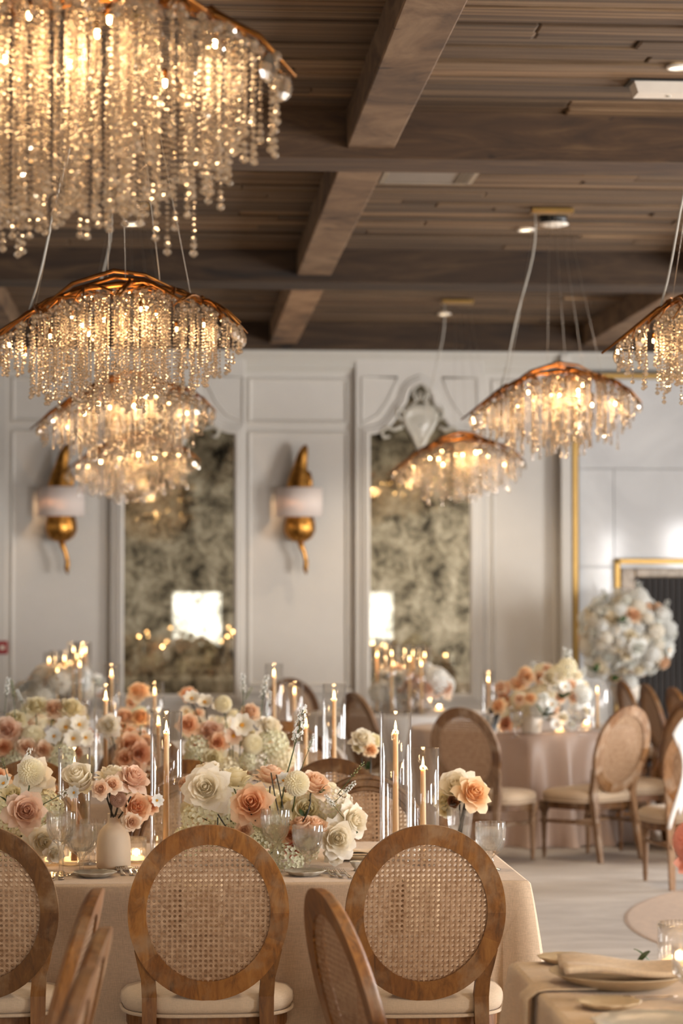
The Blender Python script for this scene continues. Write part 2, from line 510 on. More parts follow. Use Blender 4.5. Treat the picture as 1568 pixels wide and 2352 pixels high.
# glossy pale slab with a faint vein
m, nt, b = new_mat('pale_glossy_slab')
n1 = noise_of(nt, 1.2, 6, 0.6, mapped(nt), 1.0)
nt.links.new(ramp(nt, n1, [(0.3, srgb(200, 200, 200)), (0.7, srgb(222, 222, 221))]), b.inputs['Base Color'])
b.inputs['Roughness'].default_value = 0.07
M['slab'] = m
m, nt, b = new_mat('taupe_marble')
n1 = noise_of(nt, 7, 8, 0.65, mapped(nt), 1.5)
nt.links.new(ramp(nt, n1, [(0.35, srgb(110, 92, 72)), (0.6, srgb(176, 156, 132)), (0.75, srgb(206, 190, 170))]), b.inputs['Base Color'])
b.inputs['Roughness'].default_value = 0.2
M['marble'] = m
# carpet
m, nt, b = new_mat('carpet')
n1 = noise_of(nt, 1.0, 5, 0.7, mapped(nt, (2.0, 6.0, 1)), 0.6)
n2 = noise_of(nt, 260, 2, 0.6, mapped(nt))
c = ramp(nt, n1, [(0.35, srgb(184, 175, 167)), (0.65, srgb(206, 198, 190))])
c = mixc(nt, 0.5, c, ramp(nt, n2, [(0.3, (0.8,)*3+(1,)), (0.7, (1,)*3+(1,))]), 'MULTIPLY')
nt.links.new(c, b.inputs['Base Color']); b.inputs['Roughness'].default_value = 0.95
bump(nt, b, n2, 0.4, 0.004)
M['carpet'] = m
M['rug'] = fabric('tan_rug', srgb(170, 136, 100), scale=200)
M['firebox'] = plain('sooty_firebox', srgb(52, 44, 40), 0.8, var=0.3, scale=3)
# ================================================================== THE ROOM
R_ = ROOM
WY = R_['y1']                       # face of the far wall
mb = MB(); mb.box(((R_['x0']+R_['x1'])/2, (R_['y0']+R_['y1'])/2, -0.05), (R_['x1']-R_['x0']+.6, R_['y1']-R_['y0']+.6, 0.1))
floor = struct(part('floor', mb, M['carpet']))
# ceiling: a dark backing with reclaimed planks nailed to it
mb = MB(); mb.box(((R_['x0']+R_['x1'])/2, (R_['y0']+R_['y1'])/2, 4.06), (R_['x1']-R_['x0']+.6, R_['y1']-R_['y0']+.6, 0.1))
ceiling = struct(part('ceiling', mb, M['firebox']))
rng = random.Random(11)
pm = MB(); pm.bbox((0, 0, 0), (1, 0.134, 0.024), 0.004)
plank_mesh = pm.mesh('plank', M['plank'])
BEAM_Y = [(-2.37, .38), (2.24, .38), (6.85, .38), (11.45, .38), (16.06, .42), (20.46, .24)]
def in_beam(y):
    return any(a + .05 < y < a + w - .05 for a, w in BEAM_Y)
y = 9.28; nplank = 0
while y < 20.45:
    if not in_beam(y):
        x = -0.30 - y*0.062 - rng.uniform(0.2, 1.4)
        xmax = y * 0.225 + 0.5
        while x < xmax:
            L = rng.uniform(1.7, 3.4)
            link('plank', plank_mesh, ceiling, (x + L/2, y, 3.99 + rng.uniform(-.012, .006)), (0, rng.uniform(-.0008, .0008), 0), (L - .004, 1, 1))
            x += L; nplank += 1
    y += 0.1405
mb = MB()
y = R_['y0'] + .07
while y < R_['y1']:
    segs = [(R_['x0'], R_['x1'])] if y < 9.25 else [(R_['x0'], -2.2 - y*.03), (y*.225 + 3.2, R_['x1'])]
    for a, b_ in segs:
        x = a
        while x < b_ - .1:
            L = min(rng.uniform(1.7, 3.4), b_ - x)
            mb.box((x + L/2, y, 3.998 + rng.uniform(-.004, .004)), (L - .004, .136, .02)); x += L
    y += 0.1405
stuff(part('plank_field', mb, M['plank'], ceiling))
# beams
n = 0
for a, w in BEAM_Y:
    mb = MB(); mb.bbox(((R_['x0']+R_['x1'])/2, a + w/2, 3.868), (R_['x1']-R_['x0'], w, 0.236), 0.006)
    n += 1; struct(part('trim_%d' % n, mb, M['beam']))['label'] = 'heavy cross beam of reclaimed timber'
ys = [R_['y0']] + sum([[a, a + w] for a, w in BEAM_Y], []) 
for xc in (-4.0, -1.37, 0.94, 3.62, 6.2):
    spans = [(ys[0], ys[1])] + [(ys[i], ys[i+1]) for i in range(2, len(ys) - 1, 2)]
    for a, b_ in spans:
        mb = MB(); mb.bbox((0, 0, 0), (0.228, b_ - a - .002, 0.19), 0.006)
        n += 1
        o = struct(part('trim_%d' % n, mb, M['beamlong'])); o.location = (xc, (a + b_)/2, 3.891)
        o['label'] = 'short lengthwise beam of weathered timber'
# left wall
mb = MB(); mb.box((R_['x0'] - .1, (R_['y0']+WY)/2, 2), (.2, WY - R_['y0'] + .4, 4.0)); struct(part('wall_left', mb, M['wall']))
# right wall with window openings
def wall_with_holes(name, lo, hi, holes, axis, pos, th):
    """holes: (a, b, za, zb) along the wall"""
    mb = MB(); cur = lo
    def bx(a, b_, za, zb):
        if b_ - a < 1e-4 or zb - za < 1e-4: return
        if axis == 'y': mb.box((pos, (a+b_)/2, (za+zb)/2), (th, b_-a, zb-za))
        else: mb.box(((a+b_)/2, pos, (za+zb)/2), (b_-a, th, zb-za))
    for a, b_, za, zb in sorted(holes):
        bx(cur, a, 0, 4.0); bx(a, b_, 0, za); bx(a, b_, zb, 4.0); cur = b_
    bx(cur, hi, 0, 4.0)
    return struct(part(name, mb, M['wall']))
wall_with_holes('wall_right', R_['y0'], WY, [(yc - w/2, yc + w/2, .42, 2.82) for yc, w in WIN_R], 'y', R_['x1'] + .1, .2)
wall_with_holes('wall_front', R_['x0'], R_['x1'], [(xc - w/2, xc + w/2, a, b_) for xc, w, a, b_ in WIN_F], 'x', R_['y0'] - .1, .2)
k = 0
for yc, w in WIN_R:
    k += 1; mb = MB()
    for s in (-1, 1): mb.box((R_['x1'] + .04, yc + s*(w/2 - .03), 1.62), (.08, .06, 2.4))
    for z in (.45, 2.79): mb.box((R_['x1'] + .04, yc, z), (.08, w, .06))
    mb.box((R_['x1'] + .04, yc, 1.62), (.04, .035, 2.34))
    struct(part('window_%d' % k, mb, M['white']))
for xc, w, za, zb in WIN_F:
    k += 1; mb = MB()
    for s in (-1, 1): mb.box((xc + s*(w/2 - .015), R_['y0'] - .04, (za+zb)/2), (.03, .08, zb - za))
    for z in (za + .015, zb - .015): mb.box((xc, R_['y0'] - .04, z), (w, .08, .03))
    struct(part('window_%d' % k, mb, M['white']))

# far wall ----------------------------------------------------------
def wx(px): return at(px, 1300, Y=WY).x
def wz(py): return at(784, py, Y=WY).z
mb = MB(); mb.box(((R_['x0']+R_['x1'])/2, WY + .1, 2), (R_['x1']-R_['x0']+.4, .2, 4.0))
wall = struct(part('wall_back', mb, M['wall']))
mb = MB()
prof = [(0, wz(858)), (.02, wz(858)), (.025, wz(850)), (.045, wz(846)), (.05, wz(838)), (.075, wz(826)), (.11, wz(815)), (.12, wz(806)), (.12, 3.75), (0, 3.75)]
mb.prism([(WY - a, z) for a, z in prof], R_['x0'], R_['x1'], 'x')
struct(part('trim_90', mb, M['frieze']))['label'] = 'pale painted cornice under the timber beams'
mb = MB()
mb.prism([(WY, 0), (WY - .025, 0), (WY - .025, .17), (WY - .012, .19), (WY, .19)], R_['x0'], wx(1285), 'x')
struct(part('baseboard_back', mb, M['wall']))
mb = MB()
zr = wz(1590)
mb.prism([(WY, zr - .03), (WY - .02, zr - .025), (WY - .035, zr), (WY - .035, zr + .02), (WY, zr + .028)], R_['x0'], wx(250), 'x')
mb.prism([(WY, zr - .03), (WY - .02, zr - .025), (WY - .035, zr), (WY - .035, zr + .02), (WY, zr + .028)], wx(566), wx(812), 'x')
mb.prism([(WY, zr - .03), (WY - .02, zr - .025), (WY - .035, zr), (WY - .035, zr + .02), (WY, zr + .028)], wx(1112), wx(1285), 'x')
struct(part('trim_91', mb, M['wall']))['label'] = 'white painted chair rail'
def panel_frame(x0, x1, z0, z1, y=WY, w=.036, d=.018):
    """mitred picture-frame moulding standing proud of the wall"""
    mb = MB()
    prof = [(0, 0), (.15, .7), (.4, 1), (.65, .75), (.8, .35), (1, 0)]
    rings = []
    for u, h in prof:
        o = u * w
        rings.append([(x0+o, y - h*d, z0+o), (x1-o, y - h*d, z0+o), (x1-o, y - h*d, z1-o), (x0+o, y - h*d, z1-o)])
    V = [p for r in rings for p in r]
    Fs = []
    for i in range(len(prof) - 1):
        for k_ in range(4):
            Fs.append((i*4+k_, i*4+(k_+1) % 4, (i+1)*4+(k_+1) % 4, (i+1)*4+k_))
    mb.add(V, Fs)
    return part('panel_moulding', mb, M['wall'], wall)
zt, zu, zl, zb_ = wz(868), wz(974), wz(990), wz(1576)
for a, b_ in ((-200, -10), (24, 252), (568, 800)):
    panel_frame(wx(a), wx(b_), zu, zt); panel_frame(wx(a), wx(b_), zb_, zl)
    panel_frame(wx(a), wx(b_), .26, wz(1610))
panel_frame(wx(1128), wx(1280), zb_, zt)
# left-hand pilaster edge by the fire alarm
mb = MB(); mb.box(((wx(-9) + wx(14))/2, WY - .03, 1.86), (wx(14) - wx(-9), .06, 3.72)); struct(part('trim_92', mb, M['wall']))['label'] = 'narrow white pilaster strip'
mb = MB()
cxp = (wx(1284) + wx(1306))/2
mb.box((cxp, WY - .075, 1.86), (wx(1306) - wx(1284), .15, 3.72)); struct(part('trim_93', mb, M['wall']))['label'] = 'white pilaster beside the marble chimney wall'

def mirror_bay(pxl, pxr, mxl, mxr, label, bl, br):
    """projecting white bay carrying an arched antique mirror"""
    xl, xr = wx(pxl), wx(pxr)
    y0 = WY - .07
    mb = MB(); mb.bbox(((xl+xr)/2, WY - .035, 1.86), (xr - xl, .07, 3.72), .008)
    bay = struct(part('trim_%d' % bl, mb, M['wall'])); bay['label'] = 'projecting white bay behind an antique mirror'
    a, b_ = wx(mxl), wx(mxr); c = (a + b_)/2; h = (b_ - a)/2
    zs = wz(1000); ztop = wz(884)
    # ogee outline of the head
    def ogee(scale_x=1.0, dz=0.0, nn=14):
        pts = []
        key = [(1.0, 0), (.86, .02), (.72, .07), (.6, .16), (.5, .28), (.42, .42), (.35, .52), (.27, .62), (.235, .74), (.2, .86), (.12, .95), (0, 1.0)]
        for u, v in key: pts.append((c + u*h*scale_x, zs + v*(ztop - zs) + dz))
        for u, v in key[-2::-1]: pts.append((c - u*h*scale_x, zs + v*(ztop - zs) + dz))
        return pts
    z0 = wz(1592)
    outline = [(a, z0), (b_, z0)] + ogee()
    t = thing('antique_mirror', label, 'mirror', (c, y0, z0), 0, 'antique mirrors on the far wall')
    L = lambda pts: [(p[0] - c, p[1] - z0) for p in pts]
    mb = MB(); mb.prism(L(outline), -.012, 0.0, 'y'); part('mirror_glass', mb, M['mirror'], t)
    # raised white frame following the outline
    mb = MB()
    P_ = L(outline); nP = len(P_)
    def off(pts, d):
        out = []
        m_ = len(pts)
        for i in range(m_):
            p0, p1, p2 = Vector(pts[i-1]), Vector(pts[i]), Vector(pts[(i+1) % m_])
            e1 = (p1-p0).normalized(); e2 = (p2-p1).normalized()
            n1_, n2_ = Vector((e1.y, -e1.x)), Vector((e2.y, -e2.x))
            nn_ = (n1_+n2_); nn_ = nn_.normalized() if nn_.length > .01 else n1_
            out.append(tuple(p1 + nn_ * d / max(.5, nn_.dot(n1_))))
        return out
    rings = [(0, 0), (0, .022), (.018, .034), (.045, .03), (.052, .018), (.075, .016), (.085, 0)]
    V = []
    for o, d in rings:
        for p in off(P_, o): V.append((p[0], -d, p[1]))
    Fs = []
    for i in range(len(rings) - 1):
        for k_ in range(nP):
            Fs.append((i*nP+k_, i*nP+(k_+1) % nP, (i+1)*nP+(k_+1) % nP, (i+1)*nP+k_))
    mb.add(V, Fs, 0, False)
    part('frame', mb, M['wall'], t)
    # carved cartouche with scrolls and a looped crest
    mb = MB()
    zc = (ztop - z0) - .36
    sh = [(0, .19), (.07, .2), (.13, .165), (.17, .1), (.15, .03), (.12, -.03), (.075, -.1), (.045, -.17), (0, -.26)]
    sh = sh + [(-x, z) for x, z in sh[-2:0:-1]]
    nS = len(sh); V = []
    for sc_, d in ((1, .012), (.97, .035), (.75, .05), (.68, .042), (.4, .055), (.05, .06)):
        for x, z in sh: V.append((x*sc_, -d, zc + z*sc_))
    Fs = [(i*nS+k_, i*nS+(k_+1) % nS, (i+1)*nS+(k_+1) % nS, (i+1)*nS+k_) for i in range(5) for k_ in range(nS)]
    mb.add(V, Fs, 0, True)
    for s in (-1, 1):
        mb.tube([(s*.13, -.03, zc+.12), (s*.19, -.03, zc+.16), (s*.2, -.03, zc+.09), (s*.16, -.03, zc+.05)], .014, 6)
        mb.tube([(s*.15, -.03, zc-.0), (s*.22, -.03, zc-.03), (s*.29, -.03, zc-.01), (s*.34, -.03, zc-.05), (s*.31, -.03, zc-.1), (s*.26, -.03, zc-.09)], [.02, .018, .016, .016, .018, .01], 6)
        mb.tube([(0, -.03, zc+.36), (s*.05, -.03, zc+.33), (s*.062, -.03, zc+.27), (s*.03, -.03, zc+.22), (s*.07, -.03, zc+.19)], [.01, .012, .014, .013, .01], 6)
        mb.tube([(0, -.03, zc+.3), (s*.025, -.03, zc+.27), (0, -.03, zc+.22)], .009, 6)
    part('cartouche', mb, M['china'], t)
    # thin moulding that frames the bay and sweeps beside the arch
    mb = MB()
    tubeY = y0 - .004
    for s in (-1, 1):
        pts = [(c + s*h*1.12, zs + .1)]
        mb.tube([(c + s*h*1.16, tubeY, zs + .10), (c + s*h*1.16, tubeY, wz(868)), (c + s*h*.45, tubeY, wz(868)),
                 (c + s*h*.52, tubeY, wz(890)), (c + s*h*.66, tubeY, wz(925)), (c + s*h*.85, tubeY, wz(955)), (c + s*h*1.16, tubeY, zs + .10)], .009, 6, cap=False)
    part('spandrel_moulding', mb, M['wall'], bay)
    return t
mirror_bay(254, 562, 285, 537, 'tall arched antique mirror between the two gilded wall sconces', 94, 0)
mirror_bay(814, 1108, 848, 1076, 'tall arched antique mirror right of both sconces with a carved shield at its top', 95, 0)

# chimney wall: gilt frame, glossy slabs, marble fireplace
FYc = WY - .10
xL = wx(1308)
slabz = [0, wz(1302), wz(1076), wz(868)]
xo = wx(1405); zo = wz(1284)
cw = struct(part('wall_chimney', (lambda mb: (mb.box(((xL + 7.9)/2, WY - .008, 1.86), (7.9 - xL, .016, 3.72)), mb)[1])(MB()), M['wall']))
def slab(x0, x1, z0, z1):
    mb = MB(); mb.bbox(((x0+x1)/2, FYc + .03, (z0+z1)/2), (x1-x0-.004, .06, z1-z0-.004), .003)
    part('wall_panel', mb, M['slab'], cw)
slab(xL + .06, xo, 0, slabz[1]); slab(xL + .06, xo, slabz[1], slabz[2]); slab(xo, 5.0, zo + .004, slabz[2]); slab(xL + .06, 5.0, slabz[2], slabz[3])
slab(5.0, 7.9, 0, slabz[1]); slab(5.0, 7.9, slabz[1], slabz[2]); slab(5.0, 7.9, slabz[2], slabz[3])
mb = MB()
g = .052
mb.bbox((xL + g/2, FYc - .01, wz(868)/2), (g, .10, wz(868)), .008)
mb.bbox(((xL + 7.9)/2, FYc - .01, wz(868) + .018), (7.9 - xL, .10, .045), .008)
struct(part('trim_96', mb, M['brass']))['label'] = 'slim gold frame around the chimney wall'
fp = thing('fireplace', 'large square fireplace with gold trim and dark firebox behind the white flower ball', 'fireplace', (xo, FYc, 0))
xr_f = 4.98
mb = MB()
mb.bbox((.022, -.02, zo/2), (.05, .06, zo), .006); mb.bbox(((xr_f - xo)/2, -.02, zo - .02), (xr_f - xo, .06, .045), .006)
mb.bbox((xr_f - xo - .022, -.02, zo/2), (.05, .06, zo), .006)
part('gilt_trim', mb, M['brass'], fp)
mb = MB()
zi = wz(1304); xi = wx(1419) - xo; xi2 = wx(1452) - xo; zi2 = wz(1326)
W_ = xr_f - xo
for a, b_, c_, d_ in ((.045, xi, 0, zo - .04), (.045, W_ - .045, zi, zo - .04), (W_ - xi, W_ - .045, 0, zo - .04)):
    mb.box(((a+b_)/2, 0.01, (c_+d_)/2), (b_-a, .04, d_-c_))
part('white_surround', mb, M['slab'], fp)
for a, b_, c_, d_ in ((xi, xi2, 0, zi), (xi2, W_ - xi2, zi2, zi), (W_ - xi2, W_ - xi, 0, zi)):
    mb = MB(); mb.bbox(((a+b_)/2, -.005, (c_+d_)/2), (b_-a-.003, .05, d_-c_-.002), .01)
    part('marble_block', mb, M['marble'], fp)
mb = MB()
mb.box((W_/2, .062, zi2/2), (W_ - 2*xi2, .01, zi2))
part('firebox', mb, M['firebox'], fp)
mb = MB()
for i in range(16):
    mb.box((xi2 + .03 + i*(W_ - 2*xi2 - .06)/15, .045, zi2/2), (.012, .012, zi2 - .01))
part('mesh_screen', mb, M['black'], fp)

# carpet medallion
mb = MB()
cx, cy, rr = 4.88, 11.9, 2.60
mb.lathe([(0, .004), (rr - .02, .004), (rr, .001)], 96, c=(cx, cy, 0), smooth=False)
tag(part('round_rug', mb, M['rug']), 'large round tan rug lying flat on the grey carpet at the right', 'rug')

# ceiling fittings -------------------------------------------------
ZC = 3.970
def downlight(px, py, label):
    p = at(px, py, Z=ZC) if py > 60 else Vector((px, py, ZC))
    t = thing('recessed_downlight', label, 'downlight', (p.x, p.y, ZC), 0, 'recessed downlights in the plank ceiling')
    mb = MB(); mb.lathe([(.038, 0), (.038, -.012), (.052, -.012), (.056, -.006), (.056, 0)], 28, closed=True); part('trim_ring', mb, M['white'], t)
    mb = MB(); mb.lathe([(0, -.006), (.037, -.006), (.037, -.001)], 24); part('lens', mb, M['down'], t)
    l = bpy.data.lights.new('downlight_lamp', 'SPOT'); l.energy = 75; l.color = (1, .82, .6); l.spot_size = radians(95); l.spot_blend = .6; l.shadow_soft_size = .04
    o = bpy.data.objects.new('downlight_lamp', l); COL.objects.link(o); o.parent = t; o.location = (0, 0, -.03)
downlight(303, 513, 'small round downlight in the ceiling just under the tail of the nearest chandelier')
downlight(1207, 526, 'small round downlight in the ceiling beside the white disc detector')
downlight(1020, 720, 'small round downlight in the farthest ceiling bay')
downlight(1558, 152, 'small round downlight at the upper right edge above the white box fitting')
for x_, y_, lb in ((-.9, 4.4, 'left of the nearest chandelier'), (1.15, 4.7, 'over the foreground table'), (2.9, 3.2, 'over the far end of the foreground table'), (.35, 8.3, 'over the near table'), (-1.9, 7.9, 'over the left part of the near table'), (2.6, 8.2, 'over the open carpet')):  # unseen lamps added to brighten the table tops
    downlight(x_, y_, 'added fill downlight out of frame ' + lb)
p = at(1270, 512, Z=3.93)
t = thing('smoke_detector', 'black based ceiling detector with a flat white disc near the brass canopy', 'detector', (p.x, p.y, ZC))
mb = MB(); mb.lathe([(.085, 0), (.085, -.02), (.07, -.045), (.05, -.05)], 28); part('base', mb, M['black'], t)
mb = MB(); mb.lathe([(.0, -.062), (.06, -.06), (.094, -.05), (.094, -.045), (0.0, -.04)], 28); part('cover', mb, M['white'], t)
p = at(1535, 200, Z=3.95)
t = thing('emergency_light', 'white box shaped emergency light on the planks at the upper right', 'light fitting', (p.x, p.y, ZC))
mb = MB()
mb.prism([(-.17, 0), (.17, 0), (.15, -.06), (-.15, -.06)], -.065, .065, 'y'); part('housing', mb, M['white'], t)
mb = MB(); mb.bbox((0, 0, -.004), (.38, .16, .008), .002); part('base_plate', mb, M['black'], t)
mb = MB(); mb.lathe([(0, -.064), (.012, -.064), (.014, -.06)], 10); part('indicator', mb, M['china'], t)
M['ventgrey'] = plain('grey_vent_paint', srgb(126, 116, 106), 0.5)
pa = at(985, 398, Z=3.98)
t = thing('air_vent', 'flat rectangular grey air vent set in the planks beside the middle cross beam', 'vent', (pa.x, pa.y + .02, ZC))
mb = MB()
for s in (-1, 1):
    mb.box((0, s*.2, -.006), (.52, .03, .014)); mb.box((s*.245, 0, -.006), (.03, .40, .014))
part('frame', mb, M['wire'], t)
mb = MB(); mb.box((0, 0, -.002), (.46, .37, .006)); part('panel', mb, M['ventgrey'], t)
for i in range(3):
    mb = MB(); mb.box((.17 + i*.022, 0, -.008), (.006, .36, .012)); part('slat', mb, M['wire'], t)
# fire alarm
p = at(7, 1487, Y=WY - .02)
t = thing('fire_alarm_call_point', 'small red fire alarm box on the wall at the left edge', 'fire alarm', (p.x, WY - .06, p.z))
mb = MB(); mb.bbox((0, -.02, 0), (.088, .04, .11), .006); part('housing', mb, M['red'], t)
mb = MB(); mb.bbox((0, -.042, 0), (.04, .006, .035), .002); part('button_panel', mb, M['paper'], t)

# wall sconces: gilded split fruit with a curved linen half shade
SH = bpy.data.materials.new('sconce_linen'); SH.use_nodes = True
nt = SH.node_tree; b = nt.nodes['Principled BSDF']
b.inputs['Base Color'].default_value = srgb(250, 238, 230); b.inputs['Roughness'].default_value = .8
tr = N(nt, 'ShaderNodeBsdfTranslucent'); tr.inputs[0].default_value = srgb(240, 215, 195)
mx = N(nt, 'ShaderNodeMixShader'); mx.inputs[0].default_value = .22
nt.links.new(b.outputs[0], mx.inputs[1]); nt.links.new(tr.outputs[0], mx.inputs[2]); nt.links.new(mx.outputs[0], nt.nodes['Material Output'].inputs[0])
def sconce(px, label):
    y = WY
    xc = wx(px); zc = wz(1157)
    t = thing('wall_sconce', label, 'sconce', (xc, y, zc), 0, 'gilded wall sconces')
    # body: lower bulb with petal ribs
    def bulb(r, z, a, j): return r * (1.06 + .22*abs(cos(3.5*a + z*3)) - .08)
    mb = MB()
    mb.lathe([(.02, -.335), (.055, -.325), (.095, -.29), (.115, -.235), (.112, -.17), (.095, -.10), (.085, -.03), (.08, .05)], 42, c=(0, -.12, 0), mod=bulb)
    part('lower_bulb', mb, M['goldleaf'], t)
    mb = MB()
    V = []
    zs_ = [.02, .1, .17, .24, .30, .36, .42, .47, .50]
    rs_ = [.10, .095, .082, .068, .052, .045, .038, .026, .006]
    nn = 24
    for j, (z, r) in enumerate(zip(zs_, rs_)):
        for k_ in range(nn):
            a = 2*pi*k_/nn
            r2 = r*(1 + .16*abs(cos(2.5*a + 1)))
            V.append((r2*cos(a)*1.05 + .06*(z/.5)**3 - .01, -.12 + r2*sin(a), z))
    mb.add(V, [(j*nn+k_, j*nn+(k_+1) % nn, (j+1)*nn+(k_+1) % nn, (j+1)*nn+k_) for j in range(8) for k_ in range(nn)], 0, True)
    part('upper_spire', mb, M['goldleaf'], t)
    mb = MB(); mb.tube([(.03, -.135, .3), (.075, -.14, .25), (.085, -.14, .18), (.08, -.135, .08)], [.006, .022, .026, .02], 8)
    part('side_petal', mb, M['goldleaf'], t)
    mb = MB(); mb.tube([(0, -.12, -.31), (.015, -.125, -.37), (.04, -.12, -.43), (.055, -.11, -.5), (.05, -.11, -.56), (.058, -.11, -.61)], [.028, .024, .017, .02, .022, .004], 10)
    part('tail_stem', mb, M['goldleaf'], t)
    # backplate to the wall
    mb = MB(); mb.tube([(0, -.12, -.05), (0, 0, -.05)], .05, 12); mb.bbox((0, -.008, -.02), (.12, .016, .36), .004)
    part('backplate', mb, M['gold'], t)
    # shade: half cylinder
    mb = MB(); nS = 28; V = []
    for zz in (-.118, .132):
        for rr_ in (.196, .199):
            for k_ in range(nS + 1):
                a = pi + pi*k_/nS
                V.append((rr_*cos(a), -.055 + rr_*.95*sin(a), zz))
    m_ = nS + 1
    Fs = []
    for k_ in range(nS):
        Fs += [(k_, k_+1, 2*m_+k_+1, 2*m_+k_), (m_+k_+1, m_+k_, 3*m_+k_, 3*m_+k_+1), (k_, m_+k_, m_+k_+1, k_+1), (2*m_+k_, 2*m_+k_+1, 3*m_+k_+1, 3*m_+k_)]
    mb.add(V, Fs, 0, True)
    part('shade', mb, SH, t)
    mb = MB()
    for s in (-1, 1): mb.tube([(s*.19, -.06, .02), (s*.07, -.1, .02)], .004, 6)
    part('shade_arm', mb, M['gold'], t)
    for zz in (.055, -.045):
        mb = MB(); mb.lathe([(0, -.02), (.012, -.015), (.014, 0), (.01, .018), (0, .026)], 12, c=(0, -.225 + .01, zz)); part('bulb', mb, M['bulb'], t)
    l = bpy.data.lights.new('sconce_lamp', 'POINT'); l.energy = 4.0; l.color = (1, .64, .36); l.shadow_soft_size = .03
    o = bpy.data.objects.new('sconce_lamp', l); COL.objects.link(o); o.parent = t; o.location = (-.06, -.2, .0)
sconce(141, 'gilded pod wall sconce with white half shade at far left under the chandelier tip')
sconce(686, 'gilded pod wall sconce with white half shade in the panel between the two mirrors')
# ================================================================== CHAIRS
LEAN = 0.26
def back_pt(x, z, d):
    """point on the leaning back: x across, z height above the floor, d in front (+) of its rear face"""
    dz = z - 0.43
    return (x, -dz*LEAN + d, z)
OZ, ORX, ORZ, IRX, IRZ = 0.695, 0.246, 0.276, 0.190, 0.215
def chair_proto(wa, wb, label, loc, rz, group):
    t = thing('dining_chair', label, 'chair', loc, rz, group)
    # oval back rail: four scarfed lengths, moulded on the sitter's side
    prof = [(0, .0), (0, .028), (.06, .033), (.2, .034), (.26, .030), (.34, .035), (.62, .037), (.7, .031), (.8, .034), (.95, .028), (1, .022), (1, .0)]
    nseg = 72
    mb = MB(); V = []
    for k in range(nseg):
        a = 2*pi*k/nseg
        for u, d in prof:
            rx = IRX + (ORX - IRX)*u; rz_ = IRZ + (ORZ - IRZ)*u
            V.append(back_pt(rx*cos(a), OZ + rz_*sin(a), d))
    m_ = len(prof)
    for k in range(nseg):
        k2 = (k+1) % nseg
        ang = (k + .5)/nseg*360
        mi = 1 if (90 < ang < 140 or 215 < ang < 260 or 340 < ang) else 0
        mb.add([], [], 0)
        for i in range(m_):
            i2 = (i+1) % m_
            mb.f.append((k*m_+i, k*m_+i2, k2*m_+i2, k2*m_+i)); mb.m.append(mi); mb.sm.append(False)
    mb.v = [tuple(p) for p in V]
    part('back_frame', mb, (wa, wb), t)
    # two layers of six-way cane, real strands
    def cane(d0):
        p = .0158; mb = MB(); rx, rz_ = IRX + .006, IRZ + .006
        def strand(x0, z0, x1, z1, w, d):
            dx, dz = x1-x0, z1-z0; L = sqrt(dx*dx+dz*dz)
            if L < .01: return
            nx, nz = -dz/L*w/2, dx/L*w/2
            mb.add([back_pt(x0+nx, OZ+z0+nz, d), back_pt(x1+nx, OZ+z1+nz, d), back_pt(x1-nx, OZ+z1-nz, d), back_pt(x0-nx, OZ+z0-nz, d)], [(0, 1, 2, 3)])
        for k in range(-14, 15):
            for s in (-1, 1):
                x = k*p + s*.095*p; q = 1 - (x/rx)**2
                if q > 0: strand(x, -rz_*sqrt(q), x, rz_*sqrt(q), .14*p, d0)
                z = k*p + s*.095*p; q = 1 - (z/rz_)**2
                if q > 0: strand(-rx*sqrt(q), z, rx*sqrt(q), z, .14*p, d0 + .0008)
        for k in range(-28, 28):
            c = (k + .5)*p
            for sg in (-1, 1):
                # line z = sg*x + c inside the ellipse
                A = 1/rx**2 + 1/rz_**2; B = 2*sg*c/rz_**2; Cc = c*c/rz_**2 - 1
                D = B*B - 4*A*Cc
                if D > 0:
                    xa, xb = (-B - sqrt(D))/(2*A), (-B + sqrt(D))/(2*A)
                    strand(xa, sg*xa + c, xb, sg*xb + c, .12*p, d0 + .0016 + (.0006 if sg > 0 else 0))
        return mb
    part('cane_panel', cane(.006), M['cane'], t)
    part('cane_panel', cane(.024), M['cane'], t)
    # legs: rear ones run up as stiles to the oval
    for s in (-1, 1):
        mb = MB()
        secs = [(.58, .214, .012, .030), (.53, .196, .020, .032), (.49, .184, .022, .034), (.43, .180, .023, .036), (.36, .180, .022, .040), (.2, .184, .019, .036), (.0, .192, .015, .028)]
        V = []
        for z, x, hw, th in secs:
            yb = -(z - .43)*LEAN if z > .43 else (-(.43 - z)*0.16)
            for ax, ay in ((-1, 0), (1, 0), (1, 1), (-1, 1)):
                V.append((s*x + ax*hw, yb + ay*th + .004, z))
        Fs = [(j*4+k, j*4+(k+1) % 4, (j+1)*4+(k+1) % 4, (j+1)*4+k) for j in range(6) for k in range(4)] + [(3, 2, 1, 0), (24, 25, 26, 27)]
        mb.add(V, Fs)
        part('leg', mb, wa, t)
    for s in (-1, 1):
        mb = MB()
        def flute(r, z, a, j): return r*(1 - .07*(cos(8*a) > .3)) if .06 < z < .27 else r
        mb.lathe([(.011, 0), (.013, .03), (.016, .055), (.013, .06), (.014, .065), (.022, .26), (.024, .275), (.018, .283), (.026, .29), (.027, .30), (.024, .305)], 16, c=(s*.205, .415, 0), mod=flute, smooth=False)
        mb.bbox((s*.205, .415, .333), (.052, .052, .06), .004)
        part('leg', mb, wa, t)
    # seat outline
    def outline(k, n, g=0.0):
        a = 2*pi*k/n
        ca, sa = cos(a), sin(a)
        e = .62
        x = abs(ca)**e * (1 if ca > 0 else -1)
        y = abs(sa)**e * (1 if sa > 0 else -1)
        w = .262 + .012*y
        return (x*(w + g), .225 + y*(.215 + g))
    n = 40
    mb = MB(); V = []
    for z, g in ((.322, .0), (.372, .0)):
        for k in range(n): V.append((*outline(k, n, -.008 + g), z))
